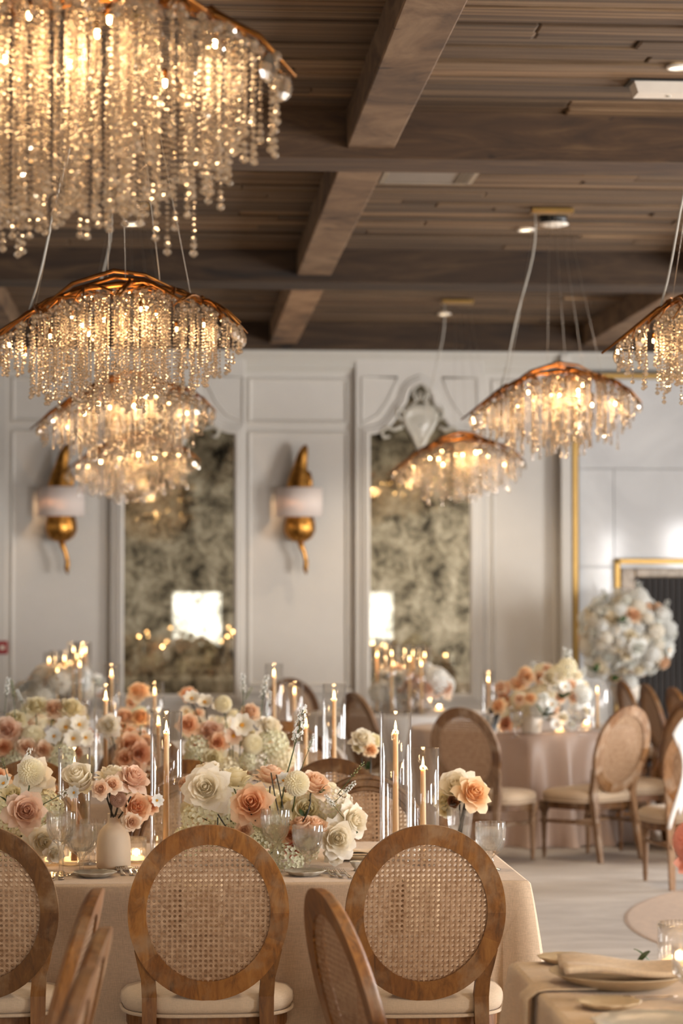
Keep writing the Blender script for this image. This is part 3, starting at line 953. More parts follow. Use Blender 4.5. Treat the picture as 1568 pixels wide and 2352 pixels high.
    for z in (.372, .322):
        for k in range(n): V.append((*outline(k, n, -.032), z))
    Fs = [(j*n+k, j*n+(k+1) % n, ((j+1) % 4)*n+(k+1) % n, ((j+1) % 4)*n+k) for j in range(4) for k in range(n)]
    mb.add(V, Fs)
    part('seat_frame', mb, wb, t)
    mb = MB(); V = []
    for z, g in ((.374, -.012), (.378, .004), (.395, .012), (.418, .010), (.436, -.01), (.446, -.05), (.452, -.12), (.415, -.2)):
        for k in range(n):
            x, y = outline(k, n, g); V.append((x, y, z))
    Fs = [(j*n+k, j*n+(k+1) % n, (j+1)*n+(k+1) % n, (j+1)*n+k) for j in range(7) for k in range(n)] + [tuple(range(n))[::-1], tuple(7*n+k for k in range(n))]
    mb.add(V, Fs, 0, True)
    cu = part('seat_cushion', mb, M['seat'], t)
    mb = MB(); mb.tube([(*outline(k, n, .008), .372) for k in range(n + 1)], .006, 6, cap=False)
    part('piping', mb, M['seat'], cu)
    for s in (-1, 1):
        mb = MB(); mb.tube([(s*.185, -.03, .235), (s*.2, .22, .24), (s*.205, .445, .235)], .012, 8); part('stretcher', mb, wa, t)
    mb = MB(); mb.tube([(-.198, .2, .24), (0, .2, .242), (.198, .2, .24)], .011, 8); part('stretcher', mb, wa, t)
    return t
protoA = chair_proto(M['chairwood'], M['chairwood2'], '', (0, 0, 0), 0, 'oval cane-back dining chairs')
protoP = chair_proto(M['chairpale'], M['chairwood'], '', (0, 0, 0), 0, 'oval cane-back dining chairs')
CH[protoA.name] = [c for c in COL.objects if c.parent == protoA]
CH[protoP.name] = [c for c in COL.objects if c.parent == protoP]
_used = {}
def chair(px, py, face, label, pale=False, top=0.97):
    """px,py: where the photo shows the middle of the top of the back; face: heading in degrees (0 = away from the camera, + turns left)"""
    p = at(px, py, Z=top) if py > 100 else Vector((px/1000, -py, top))
    a = radians(face)
    o = (0, -(top - .43)*LEAN)        # local offset of the top of the back
    x = p.x - (o[0]*cos(a) - o[1]*sin(a)); y = p.y - (o[0]*sin(a) + o[1]*cos(a))
    pr = protoP if pale else protoA
    if not _used.get(pr.name):
        _used[pr.name] = 1; pr.location = (x, y, 0); pr.rotation_euler = (0, 0, a); pr['label'] = label
        return pr
    return dup(pr, (x, y, 0), a, label)
# row at the near side of the first long table
chair(480, 1896, 0, 'oval cane-back chair seen from behind, the left one of the two whole near chairs')
chair(983, 1896, 0, 'oval cane-back chair seen from behind at the right end of the near table')
chair(-55, 1896, 0, 'oval cane-back chair cut by the left edge behind the blurred chair backs')
# far side of the first table
chair(838, 1779, 180, 'amber lit cane-back chair across the near table behind the tall glass cylinders')
chair(440, 1783, 180, 'cane-back chair across the near table hidden behind the large flower arrangement')
chair(55, 1781, 180, 'cane-back chair across the near table at far left behind the white and pink flowers')
# second table, near side
chair(765, 1742, 0, 'cane-back chair at the second table just behind the amber lit chair')
chair(430, 1745, 0, 'cane-back chair at the second table behind the big white rose')
chair(70, 1745, 0, 'cane-back chair at the second table behind the left hand flowers')
# second table, far side
chair(690, 1681, 180, 'brown chair across the second table behind the unlit half of the candle pairs')
chair(330, 1683, 180, 'chair across the second table, hardly seen behind the peach roses')
# third table
chair(655, 1656, 6, 'brown chair back at the third table between the two farther candle cylinders')
chair(662, 1557, 200, 'brown chair back showing above the far right candle pair against the white wall')
chair(806, 1590, -66, 'chair turned nearly edge-on in front of the white wall right of the candle pair', True)
# round table on the right
chair(1053, 1625, -38, 'weathered cane-back chair on the left of the round satin table with its seat showing', True)
chair(1450, 1622, 38, 'weathered cane-back chair on the right of the round satin table, back to the camera', True)
chair(1628, 1650, 6, 'weathered chair at the right edge with a white shawl hung over it', True)
chair(1580, 1606, 100, 'brown chair back at the right edge beyond the shawl chair')
# row by the fireplace
chair(3605, -19.35, -84, 'leftmost of three chair backs seen edge-on below the white flower ball')
chair(3665, -18.68, -84, 'middle of three chair backs seen edge-on below the white flower ball')
chair(3740, -18.0, -84, 'rightmost of three chair backs seen edge-on below the white flower ball')
# blurred foreground
chair(236, 2042, 86, 'blurred foreground chair back seen edge-on, farthest of the three at lower left')
chair(255, 2132, 86, 'blurred foreground chair back seen edge-on, middle one at lower left')
chair(222, 2222, 86, 'blurred foreground chair back seen edge-on, nearest the camera at lower left')
chair(722, 2042, -78, 'blurred foreground chair back leaning left between the two near chairs')
# ================================================================== CHANDELIERS
def ico(mb, c, r, sz=1.0, rot=0):
    """faceted bead: 6-sided double cone with a girdle band"""
    n = 6; V = [(c[0], c[1], c[2] - r*sz)]
    for z, q in ((-.45, .86), (.0, 1.0), (.45, .86)):
        for k in range(n):
            a = 2*pi*(k + (.5 if z == 0 else 0))/n + rot
            V.append((c[0] + r*q*cos(a), c[1] + r*q*sin(a), c[2] + r*z*sz))
    V.append((c[0], c[1], c[2] + r*sz))
    Fs = []
    for k in range(n):
        k2 = (k+1) % n
        Fs.append((0, 1+k2, 1+k))
        Fs += [(1+k, 1+k2, 7+k), (1+k2, 7+k2, 7+k)]
        Fs += [(7+k, 7+k2, 13+k2), (7+k, 13+k2, 13+k)]
        Fs.append((13+k, 13+k2, 19))
    mb.add(V, Fs)
rng = random.Random(5)
STR = []
for L in (.10, .15, .20, .25, .30, .35, .40, .46):
    for var in range(2):
        mb = MB(); z = -.008
        mb.tube([(0, 0, 0), (0, 0, -L)], .0006, 3, cap=False)
        ico(mb, (0, 0, -.012), .010, 1.3, rng.random()); z = -.028
        while z > -L + .04:
            r = rng.choice((.0046, .0050, .0055))
            ico(mb, (0, 0, z), r, .85, rng.random()*3); z -= r*2 + .0026
        for r in (.0065, .0080, .0095):
            ico(mb, (0, 0, z - r*.8), r, 1.0, rng.random()*3); z -= r*2
        STR.append((L, mb.mesh('crystal_strand', M['crystal'])))
mb = MB()
for k in range(10):
    ico(mb, (0, 0, 0), .001)
mb = MB()
V = []
n = 8
for z, r in ((0, .004), (-.012, .014), (-.03, .022), (-.048, .021), (-.062, .012), (-.068, .002)):
    for k in range(n):
        a = 2*pi*k/n; V.append((r*cos(a), r*.45*sin(a), z))
mb.add(V, [(j*n+k, j*n+(k+1) % n, (j+1)*n+(k+1) % n, (j+1)*n+k) for j in range(5) for k in range(n)])
PENDANT = mb.mesh('crystal_pendant', M['crystal'])
mb = MB(); mb.lathe([(0, -.017), (.0036, -.014), (.0042, -.004), (.003, .004), (0, .006)], 10)
BULB = mb.mesh('bulb', M['bulb'])
mb = MB(); mb.lathe([(.007, 0), (.007, .018), (.004, .024)], 10)
SOCKET = mb.mesh('bulb_socket', M['branch'])
ARCH = .19
def chandelier(cx, cy, label, seed, power, nstr=290, zc=2.935, drop=.46):
    rg = random.Random(seed)
    t = thing('crystal_chandelier', label, 'chandelier', (cx, cy, zc), 0, 'branch-shaped crystal chandeliers')
    A, B = .50, .30
    def surf(x, y):
        u = (x - .06)/A
        return -ARCH*(abs(u)**2.0) - .10*(y/B)**2
    # branches: sprays from a spine, forking towards the rim
    hubs = [(-.30, -.02), (-.12, .03), (.06, -.03), (.22, .02), (.34, .0)]
    mb = MB()
    sp = [(-.56, .01, surf(-.5, 0) - .045), (-.45, .0, surf(-.45, 0) + .0)]
    sp += [(x, .02*sin(x*9), surf(x, 0) + .012) for x in (-.34, -.22, -.1, .02, .14, .26, .36, .44)] + [(.52, .02, surf(.5, 0) - .03)]
    mb.tube(sp, [.004, .008, .010, .011, .012, .013, .012, .011, .009, .007, .003], 7)
    part('main_branch', mb, M['branch'], t)
    for hx, hy in hubs:
        for k in range(7):
            a = rg.uniform(0, 2*pi) if k > 1 else (k*pi + pi/2 + rg.uniform(-.5, .5))
            mb = MB(); pts = []
            L = rg.uniform(.16, .34); cu = rg.uniform(-1.2, 1.2)
            x, y = hx, hy
            for i in range(8):
                q = i/7
                if (x/A)**2 + (y/B)**2 > 1.12: break
                pts.append((x, y, surf(x, y) + .014 - .03*q*q + .008*sin(q*7 + a)))
                aa = a + cu*q
                x += cos(aa)*L/7; y += sin(aa)*L/7*.8
            if len(pts) > 3:
                mb.tube(pts, [.0085 - .0062*i/(len(pts)-1) for i in range(len(pts))], 6)
                m_ = len(pts)//2; q0 = Vector(pts[m_]); d = Vector(pts[-1]) - q0
                sd = Vector((-d.y, d.x, 0)) * rg.choice((-1, 1))
                e = q0 + d*.6 + sd*.5
                mb.tube([q0, q0 + d*.35 + sd*.22, e + Vector((0, 0, -.025))], [.005, .004, .0018], 5)
                part('branch', mb, M['branch'], t)
    # raised loop branches over the crown
    for s in (-1, 1):
        mb = MB()
        mb.tube([(-.28, s*.05, surf(-.28, .05)), (-.16, s*.09, surf(-.16, .09) + .045), (0, s*.1, .05), (.12, s*.08, surf(.1, .08) + .045), (.24, s*.04, surf(.24, 0) + .01)], [.005, .008, .009, .008, .004], 6)
        part('branch', mb, M['branch'], t)
    # strands
    for i in range(nstr):
        r = sqrt(rg.random())*1.0; a = rg.uniform(0, 2*pi)
        x, y = A*r*cos(a), B*r*sin(a)
        z0 = surf(x, y) - rg.uniform(.0, .02)
        prof_ = 1 - (abs(x + .04)/A)**2*.42 - (abs(y)/B)**2*.25
        zb = -drop*prof_ + rg.uniform(-.04, .07)
        if rg.random() < .10: zb -= .06
        L = z0 - zb
        if rg.random() < .12: L *= .5
        me = min(STR[rg.randrange(2)::2], key=lambda s: abs(s[0] - L))
        link('crystal_strand', me[1], t, (x, y, z0), (0, 0, rg.random()*3))
    for x, y in ((-.5, 0), (.50, .02), (.46, -.12), (.40, .15), (-.42, -.1)):
        link('crystal_pendant', PENDANT, t, (x, y, surf(x, y) - .02), (rg.uniform(-.2, .2), rg.uniform(-.3, .3), rg.random()))
    # lamps
    for i in range(12):
        a = 2*pi*i/12 + .3; q = .62 if i % 2 else .3
        x, y = A*q*cos(a)*1.15, B*q*sin(a)
        z = surf(x, y) - rg.uniform(.05, .13)
        b_ = link('bulb_socket', SOCKET, t, (x, y, z)); link('bulb', BULB, b_)
    for x in (-.34, -.12, .12, .34):
        l = bpy.data.lights.new('chandelier_lamp', 'SPOT'); l.spot_size = radians(172); l.spot_blend = .25; l.energy = power*.8; l.color = (1, .66, .36); l.shadow_soft_size = .05
        o = bpy.data.objects.new('chandelier_lamp', l); COL.objects.link(o); o.parent = t; o.location = (x, 0, surf(x, 0) - .10)
    l = bpy.data.lights.new('chandelier_lamp', 'POINT'); l.energy = power*.8; l.color = (1, .62, .30); l.shadow_soft_size = .05
    o = bpy.data.objects.new('chandelier_lamp', l); COL.objects.link(o); o.parent = t; o.location = (.02, 0, -.16)
    # canopy, wires and power cord
    H = ZC - zc
    mb = MB(); mb.bbox((0, .12, H - .02), (.25, .10, .03), .004); part('canopy', mb, M['brass'], t)
    for sx, sy in ((-1, -.04), (1, .04), (-.1, .05), (.15, -.05), (.6, .03)):
        mb = MB(); mb.tube([(sx*.09, sy*.6 + .12, H - .03), (sx*.30, sy*2.2, surf(sx*.3, sy*2) + .02)], .0011, 4); part('suspension_wire', mb, M['wire'], t)
    mb = MB()
    pts = []
    for i in range(13):
        q = i/12
        pts.append((-.10 - .24*q**1.5 + .012*sin(q*8), -.01 + .13*(1 - q), (H - .03)*(1 - q) + (surf(-.33, 0) + .02)*q))
    mb.tube(pts, .0045, 6); part('power_cord', mb, M['cord'], t)
    return t
def cpos(px, Y): return at(px, 900, Y=Y).x
chandelier(-.26, 5.1, 'nearest crystal chandelier, cut off by the top left corner of the picture', 1, 5, 299, zc=2.95, drop=.55)
chandelier(cpos(262, 9.45), 9.45, 'second crystal chandelier at the left, hung whole under the nearest one', 2, 5, 270, zc=2.87)
chandelier(cpos(292, 14.1), 14.1, 'third crystal chandelier at the left, its tip above the left sconce', 3, 7, 260, zc=2.91)
chandelier(cpos(306, 18.6), 18.6, 'fourth and farthest crystal chandelier at the left, before the left mirror', 4, 5, 220, zc=2.86)
chandelier(2.27, 4.85, 'nearest crystal chandelier of the right hand row, outside the picture', 9, 12, 150, zc=2.93)
chandelier(cpos(1705, 9.4), 9.4, 'crystal chandelier cut off by the right edge of the picture', 5, 7, 299, zc=2.90)
chandelier(cpos(1275, 14.1), 14.1, 'crystal chandelier at the right hanging before the gold-framed marble wall', 6, 7, 270, zc=2.975)
chandelier(cpos(1054, 18.6), 18.6, 'small looking far crystal chandelier before the mirror with the carved shield', 7, 5, 220, zc=2.87)
# ================================================================== FLOWER KIT (unit size: radius 1)
def petal(mb, a, r0, e0, e1, L, W, tip=.25, curl=.0, nu=5, nv=5, z0=0.0, twist=0.0, pw=2.0, mi=0, cup=.25):
    """a: azimuth, e0/e1: elevation of the petal's rise at base/tip (radians)"""
    pts = []
    rad, z = r0, z0
    prof = []
    for j in range(nv + 1):
        t = j/nv
        prof.append((rad, z, t))
        e = e0 + (e1 - e0)*t**pw
        rad += cos(e)*L/nv; z += sin(e)*L/nv
    V = []
    for (rd, zz, t) in prof:
        w = W*(sin(pi*min(1, .16 + .74*t))**.8)
        for i in range(nu + 1):
            u = -1 + 2*i/nu
            drop = tip*L*abs(u)**2.4*t**2
            e = e0 + (e1 - e0)*t**pw
            x = rd - cos(e)*drop*.4
            zq = zz - sin(e)*drop*1.0 + (-curl*L*abs(u)**2*t*t)
            x -= cup*w*abs(u)**2
            y = u*w
            aa = a + twist*t
            V.append((x*cos(aa) - y*sin(aa), x*sin(aa) + y*cos(aa), zq))
    w_ = nu + 1
    Fs = [(j*w_+i, j*w_+i+1, (j+1)*w_+i+1, (j+1)*w_+i) for j in range(nv) for i in range(nu)]
    mb.add(V, Fs, mi, True)
def wrap_petal(mb, a, r0, e0, e1, L, span, tip=.2, point=.0, roll=0.0, z0=0.0, nu=6, nv=5, pw=2.0, ruf=0.0, ph=0.0):
    """petal wrapped round the flower's axis: width grows with the radius"""
    rad, z = r0, z0; prof = []
    for j in range(nv + 1):
        t = j/nv; prof.append((rad, z, t)); e = e0 + (e1 - e0)*t**pw
        rad += cos(e)*L/nv; z += sin(e)*L/nv
    V = []
    for rd, zz, t in prof:
        e = e0 + (e1 - e0)*t**pw
        for i in range(nu + 1):
            u = -1 + 2*i/nu; au = abs(u)
            sh = (tip*au**2.2 - point*max(0, 1 - 3*au))*L*t*t
            r2 = rd - cos(e)*sh + roll*L*au**2*t*t + ruf*L*sin(u*5 + ph)*t**3
            z2 = zz - sin(e)*sh - abs(roll)*.5*L*au**2*t*t + ruf*L*cos(u*6 + ph)*t**3
            r2 = max(r2, .012)
            w = span*(.55 + .45*sin(pi*min(1, .1 + .62*t)))
            an = a + u*w
            V.append((r2*cos(an), r2*sin(an), z2))
    w_ = nu + 1
    mb.add(V, [(j*w_+i, j*w_+i+1, (j+1)*w_+i+1, (j+1)*w_+i) for j in range(nv) for i in range(nu)], 0, True)
def rose_mesh(seed, opened=1.0, n_out=8, bud=False):
    rg = random.Random(seed); mb = MB(); G = 2.39996; a = rg.random()*6
    R = lambda d: radians(d)
    for i in range(3):
        a += 2.1; wrap_petal(mb, a, .06 + .03*i, R(86), R(97), .54, 1.5, .12, z0=-.02)
    for i in range(6):
        a += G; q = i/6; wrap_petal(mb, a, .14 + .13*q, R(82), R(88 - 12*q), .54, 1.15, .14, .03, .03, z0=-.06 - .05*q, ruf=.03, ph=rg.random()*6)
    for i in range(7):
        a += G; q = i/7; wrap_petal(mb, a, .29 + .12*q, R(76 - 6*q), R(62 - 26*q*opened), .54 + .05*q, .82, .18, .06, .06, z0=-.14 - .05*q, pw=2.4, ruf=.035, ph=rg.random()*6)
    if not bud:
        for i in range(6):
            a += G; q = i/6; wrap_petal(mb, a, .38 + .06*q, R(62 - 14*q), R(18 - 40*q*opened + rg.uniform(-12, 8)), .58 + .08*q, .66, .22, .10, -.08, z0=-.24 - .06*q, pw=2.2, ruf=.045, ph=rg.random()*6)
        for i in range(n_out):
            a += G; q = i/n_out; wrap_petal(mb, a, .36 + .05*q, R(38 - 22*q), R(-18 - 40*q*opened + rg.uniform(-16, 12)), .66 + .12*q, .56, .28, .16, -.14, z0=-.36 - .08*q, pw=1.8, ruf=.05, ph=rg.random()*6)
    else:
        for i in range(4):
            a += G*1.3; wrap_petal(mb, a, .32, R(64), R(20 + 20*rg.random()), .52, .8, .2, .14, -.08, z0=-.24, ruf=.03, ph=rg.random()*6)
    mb.lathe([(0, -.5), (.2, -.46), (.40, -.32), (.46, -.12), (.43, -.10), (.36, -.22), (.15, -.28), (0, -.28)], 14)
    mb.lathe([(.05, -.2), (.13, -.05), (.12, .15), (.07, .32), (0, .38)], 9)
    return mb.mesh('rose', P['white'])
def hyd_mesh(seed, n=120, flor=.155):
    rg = random.Random(seed); mb = MB()
    for i in range(n):
        zz = 1 - 1.72*(i + .5)/n; a = i*2.39996; r = sqrt(max(0, 1 - zz*zz))
        d = Vector((r*cos(a), r*sin(a), zz)); R = .84 + rg.uniform(-.07, .07)
        q = d.to_track_quat('Z', 'Y').to_matrix().to_4x4()
        Mx = Matrix.Translation(d*R) @ q @ Matrix.Rotation(rg.random()*3, 4, 'Z') @ Matrix.Rotation(rg.uniform(-.5, .5), 4, 'X')
        f = MB()
        for k in range(4):
            petal(f, k*pi/2, .01, radians(28), radians(-12), flor*rg.uniform(.9, 1.15), flor*.62, .25, 0, 2, 2, cup=.15)
        mb.merge(f, Mx)
    return mb.mesh('hydrangea', P['hyd'])
def pompon_mesh(seed, flat=.8):
    rg = random.Random(seed); mb = MB(); n = 150
    for i in range(n):
        q = (i + .5)/n; zz = 1 - 1.45*q; a = i*2.39996; r = sqrt(max(0, 1 - zz*zz))
        d = Vector((r*cos(a), r*sin(a), zz*flat))
        Mx = Matrix.Translation(d*.62) @ d.to_track_quat('Z', 'Y').to_matrix().to_4x4()
        f = MB(); w = .07 + .15*q
        for k in range(1):
            petal(f, rg.random()*.2 - pi/2 if d.z < .8 else rg.random()*6, 0, radians(84), radians(40), (.26 + .20*q), w, .3, 0, 2, 3, cup=.5)
        mb.merge(f, Mx)
    mb.lathe([(.0, -.3), (.3, -.25), (.55, 0), (.5, .3), (.25, .48), (0, .52)], 12)
    return mb.mesh('pompon', P['cream'])
def cosmos_mesh(seed, n=8):
    rg = random.Random(seed); mb = MB()
    for i in range(n):
        petal(mb, 2*pi*i/n + rg.uniform(-.1, .1), .1, radians(32), radians(-8 + rg.uniform(-15, 15)), .9, .42, .22, .05, 4, 4, cup=.12)
    for k in range(14):
        a = k*2.4; r = .16*sqrt(k/14); ico(mb, (r*cos(a), r*sin(a), .12), .05)
    mb.m = [0 if i < n*16 else 1 for i in range(len(mb.f))]
    return mb.mesh('cosmos', (P['white'], M['yellow']))
def sprig_mesh(seed, kind):
    """unit height 1 along z; 'bloom' = small four-petalled florets on a stem, 'bud' = green buds"""
    rg = random.Random(seed); mb = MB()
    bend = rg.uniform(-.12, .12)
    c = lambda q: (bend*q*q, .5*bend*q, q)
    mb.tube([c(i/8) for i in range(9)], [.018 - .0012*i for i in range(9)], 5, 1)
    n = 26 if kind == 'bloom' else 16
    for i in range(n):
        q = (.55 if kind == 'bud' else .5) + (.45 if kind == 'bud' else .5)*i/n
        a = i*2.4; p0 = Vector(c(q)); L = (.11 if kind == 'bloom' else .07)*(1.15 - q*.6)
        p1 = p0 + Vector((cos(a)*L, sin(a)*L, L*.75))
        mb.tube([p0, p1], .006, 4, 1)
        if kind == 'bloom':
            f = MB()
            for k in range(5): petal(f, k*2*pi/5, .0, radians(40), radians(0), .050, .028, .2, 0, 2, 2)
            mb.merge(f, Matrix.Translation(p1) @ (p1 - p0).to_track_quat('Z', 'Y').to_matrix().to_4x4())
        else:
            f = MB(); f.lathe([(0, -.02), (.016, 0), (.014, .022), (0, .04)], 6)
            mb.merge(f, Matrix.Translation(p1) @ (p1 - p0).to_track_quat('Z', 'Y').to_matrix().to_4x4(), 2)
    return mb.mesh('sprig', (P['coolwhite'], M['green'], M['pale_green']))
def leaf_mesh():
    mb = MB()
    petal(mb, 0, 0, radians(50), radians(-20), 1.0, .26, .1, 0, 4, 5, cup=-.3)
    return mb.mesh('leaf', M['leaf'])
ROSE = [rose_mesh(s, o, k) for s, o, k in ((1, 1.0, 8), (2, .7, 7), (3, 1.2, 9), (4, .9, 7), (5, .5, 6))]
BUD = [rose_mesh(s, .3, 0, True) for s in (11, 12)]
HYD = [hyd_mesh(s) for s in (1, 2, 3)]
POM = [pompon_mesh(1), pompon_mesh(2, .6)]
COS = [cosmos_mesh(1), cosmos_mesh(2, 9)]
BLOOM = [sprig_mesh(s, 'bloom') for s in (1, 2)]
BUDS = [sprig_mesh(s, 'bud') for s in (3, 4)]
LEAF = leaf_mesh()
KIND = {'rose': (ROSE, .95), 'rosebud': (BUD, .62), 'hydrangea': (HYD, .95), 'pompon_dahlia': (POM, .9), 'cosmos': (COS, 1.0)}
frg = random.Random(77)
def flower(parent, kind, colour, loc, r, facing, roll=None):
    """facing: direction the bloom looks at (world axes)"""
    me, k = KIND[kind]
    o = link(kind, frg.choice(me), parent, loc, (0, 0, 0), r/k, P[colour])
    q = Vector(facing).normalized().to_track_quat('Z', 'Y')
    e = (q.to_matrix() @ Matrix.Rotation(frg.random()*6.28 if roll is None else roll, 3, 'Z')).to_euler()
    o.rotation_euler = e
    return o
def stem(parent, p0, p1, r=.0022, mat='green', bow=.01):
    mb = MB(); p0, p1 = Vector(p0), Vector(p1); side = Vector((frg.uniform(-1, 1), frg.uniform(-1, 1), 0))*bow
    mb.tube([p0, p0.lerp(p1, .33) + side, p0.lerp(p1, .7) + side, p1], r, 5)
    return part('stem', mb, M[mat], parent)
def leafs(parent, loc, n, size):
    loc = Vector(loc) + Vector((0, .045, -.012)); size *= .8
    for i in range(n):
        link('leaf', LEAF, parent, loc, (frg.uniform(-.6, .6), frg.uniform(-.5, .5), frg.random()*6.28), size*frg.uniform(.7, 1.2))
def sprig(parent, base, tip, kind='bloom', colour='coolwhite', wd=1.0):
    base, tip = Vector(base), Vector(tip); d = tip - base; L = d.length
    o = link('flower_sprig' if kind == 'bloom' else 'bud_sprig', frg.choice(BLOOM if kind == 'bloom' else BUDS), parent, base, (0, 0, 0), (L*wd, L*wd, L), P[colour])
    o.rotation_euler = (d.to_track_quat('Z', 'Y').to_matrix() @ Matrix.Rotation(frg.random()*6, 3, 'Z')).to_euler()
    return o
def arrangement(label, cx, cy, z, items, name='flower_arrangement', group='low flower arrangements on the long tables', foot=True):
    """items: (kind, colour, px, py, Y, diameter_px, lean up 0..1, lean right)"""
    t = thing(name, label, 'flowers', (cx, cy, z), 0, group)
    O = Vector((cx, cy, z))
    if foot:
        mb = MB(); mb.lathe([(.05, 0), (.055, .004), (.02, .012), (.018, .03), (.07, .05), (.085, .085), (.08, .085), (.0, .05)], 20)
        part('compote_bowl', mb, M['ceramic'], t)
    for it in items:
        kind, colour, px, py, Y, dpx, up, rt = it
        p = at(px, py, Y=Y); s = F_PX/Y
        r = dpx/s/2
        f = Vector((rt, -(1 - abs(up)), up))
        if f.length < .1: f = Vector((0, -1, .3))
        q = p - f.normalized()*r*.35 - O
        flower(t, kind, colour, q, r, f)
        if kind in ('rose', 'cosmos', 'pompon_dahlia', 'rosebud'):
            b_ = Vector((q.x*.35, q.y*.35, max(.05, q.z*.2)))
            if q.z > .06: stem(t, b_, q - f.normalized()*r*.5, .0026, frg.choice(('green', 'darkstem')))
        if frg.random() < .5: leafs(t, q + Vector((0, .01, -r*.5)), 1, .035)
    return t
def fill(t, O, n, xr, yr, zr, kinds, r0, r1, dome=True):
    """random blooms over a mound, relative to the thing"""
    for i in range(n):
        u, v = frg.uniform(-1, 1), frg.uniform(-1, 1)
        h = sqrt(max(0, 1 - .75*u*u - .6*v*v)) if dome else 1
        z = zr[0] + (zr[1] - zr[0])*h*frg.uniform(.35, 1)
        kind, col_ = frg.choice(kinds)
        r = frg.uniform(r0, r1)
        if kind == 'hydrangea': r *= 1.45
        f = Vector((u*.8, -.9 + frg.uniform(-.4, .3), .25 + .7*h*frg.random()))
        flower(t, kind, col_, (u*xr, v*yr, z), r, f)
# ================================================================== TABLES AND CLOTHS
TZ = .75
def rect_cloth(x0, x1, y0, y1, z=TZ, flare=.035, folds=26, amp=.012, corner=.09):
    """tablecloth with bevelled edge and falling folds to the floor"""
    cx, cy = (x0+x1)/2, (y0+y1)/2; hx, hy = (x1-x0)/2, (y1-y0)/2
    ring = []
    rc = .012
    nE = 44
    def side(ax, ay, bx, by, n):
        for i in range(n): ring.append((ax + (bx-ax)*i/n, ay + (by-ay)*i/n))
    side(-hx+rc, -hy, hx-rc, -hy, nE*2); side(hx-rc*.3, -hy+rc*.3, hx, -hy+rc, 3); side(hx, -hy+rc, hx, hy-rc, nE)
    side(hx-rc*.3, hy-rc*.3, hx-rc, hy, 3); side(hx-rc, hy, -hx+rc, hy, nE*2); side(-hx+rc*.3, hy-rc*.3, -hx, hy-rc, 3); side(-hx, hy-rc, -hx, -hy+rc, nE); side(-hx+rc*.3, -hy+rc*.3, -hx+rc, -hy, 3)
    n = len(ring); V = []; mb = MB()
    lev = [(0, -.014), (-.003, -.004), (-.010, 0)] + [(-z*q, 0) for q in (.04, .08, .15, .25, .4, .55, .7, .85, .995)]
    for li, (dz, ins) in enumerate(lev):
        q = min(1, -dz/z)
        for (x, y) in ring:
            dxe, dye = hx - abs(x), hy - abs(y)
            nx = 1 if dxe < rc else 0; ny = 1 if dye < rc else 0
            nrm = Vector(((1 if x > 0 else -1)*nx, (1 if y > 0 else -1)*ny))
            if nrm.length < .5: nrm = Vector((0, 1 if y > 0 else -1)) if dye < dxe else Vector((1 if x > 0 else -1, 0))
            nrm.normalize()
            cd = (dxe if dye < rc else dye)           # distance to the nearest corner along the edge
            cb = corner*math.exp(-(cd/.06)**2)*q**.8
            dip = -.062*math.exp(-((cd - .10)/.028)**2)*q**.7
            w = amp*q*(sin(x*9 + y*7) + .6*sin(x*23 + y*19 + 1)) + flare*q + cb + dip
            off_ = ins + w if dz < -.005 else ins
            V.append((cx + x + nrm.x*off_, cy + y + nrm.y*off_, z + dz))
    Fs = [((j+1)*n+k, (j+1)*n+(k+1) % n, j*n+(k+1) % n, j*n+k) for j in range(len(lev)-1) for k in range(n)]
    mb.add(V, Fs, 0, True)
    e = .0125
    mb.add([(x0+e, y0+e, z), (x1-e, y0+e, z), (x1-e, y1-e, z), (x0+e, y1-e, z)], [(0, 1, 2, 3)])
    return mb
def board_table(x0, x1, y0, y1, label, legs=True):
    t = thing('banquet_table', label, 'table', ((x0+x1)/2, (y0+y1)/2, 0), 0, 'banquet tables under cloths')
    mb = MB(); mb.bbox((0, 0, TZ - .02), (x1-x0-.03, y1-y0-.03, .025), .004); part('tabletop', mb, M['chairwood'], t)
    for sx in (-1, 1):
        for sy in (-1, 1):
            mb = MB(); mb.tube([(sx*((x1-x0)/2-.15), sy*((y1-y0)/2-.12), 0), (sx*((x1-x0)/2-.15), sy*((y1-y0)/2-.12), TZ-.033)], .016, 8); part('leg', mb, M['black'], t)
    return t
def cloth_thing(mb, mat, label, group='floor length tablecloths'):
    o = part('tablecloth', mb, M[mat]); tag(o, label, 'tablecloth', group); return o
T1 = (-2.2, 1.149, 7.735, 9.0); T2 = (-2.4, 1.02, 10.66, 11.92); T3 = (-2.6, 1.00, 13.95, 15.2)
board_table(*T1, 'long table hidden under the nearest linen cloth')
cloth_thing(rect_cloth(*T1), 'linen', 'taupe linen tablecloth on the nearest long table behind the two whole chairs')
board_table(*T2, 'long table hidden under the second linen cloth')
cloth_thing(rect_cloth(*T2), 'linen', 'taupe linen tablecloth on the second long table, mostly behind flowers')
board_table(*T3, 'long table hidden under the third cloth')
cloth_thing(rect_cloth(*T3), 'whitecloth', 'pale tablecloth on the third long table in the distance')
T4 = (.845, 3.2, 3.3, 6.05)
board_table(*T4, 'foreground table hidden under the cloth at lower right')
cloth_thing(rect_cloth(*T4, flare=.03), 'linenlight', 'blurred beige tablecloth on the foreground table at lower right')
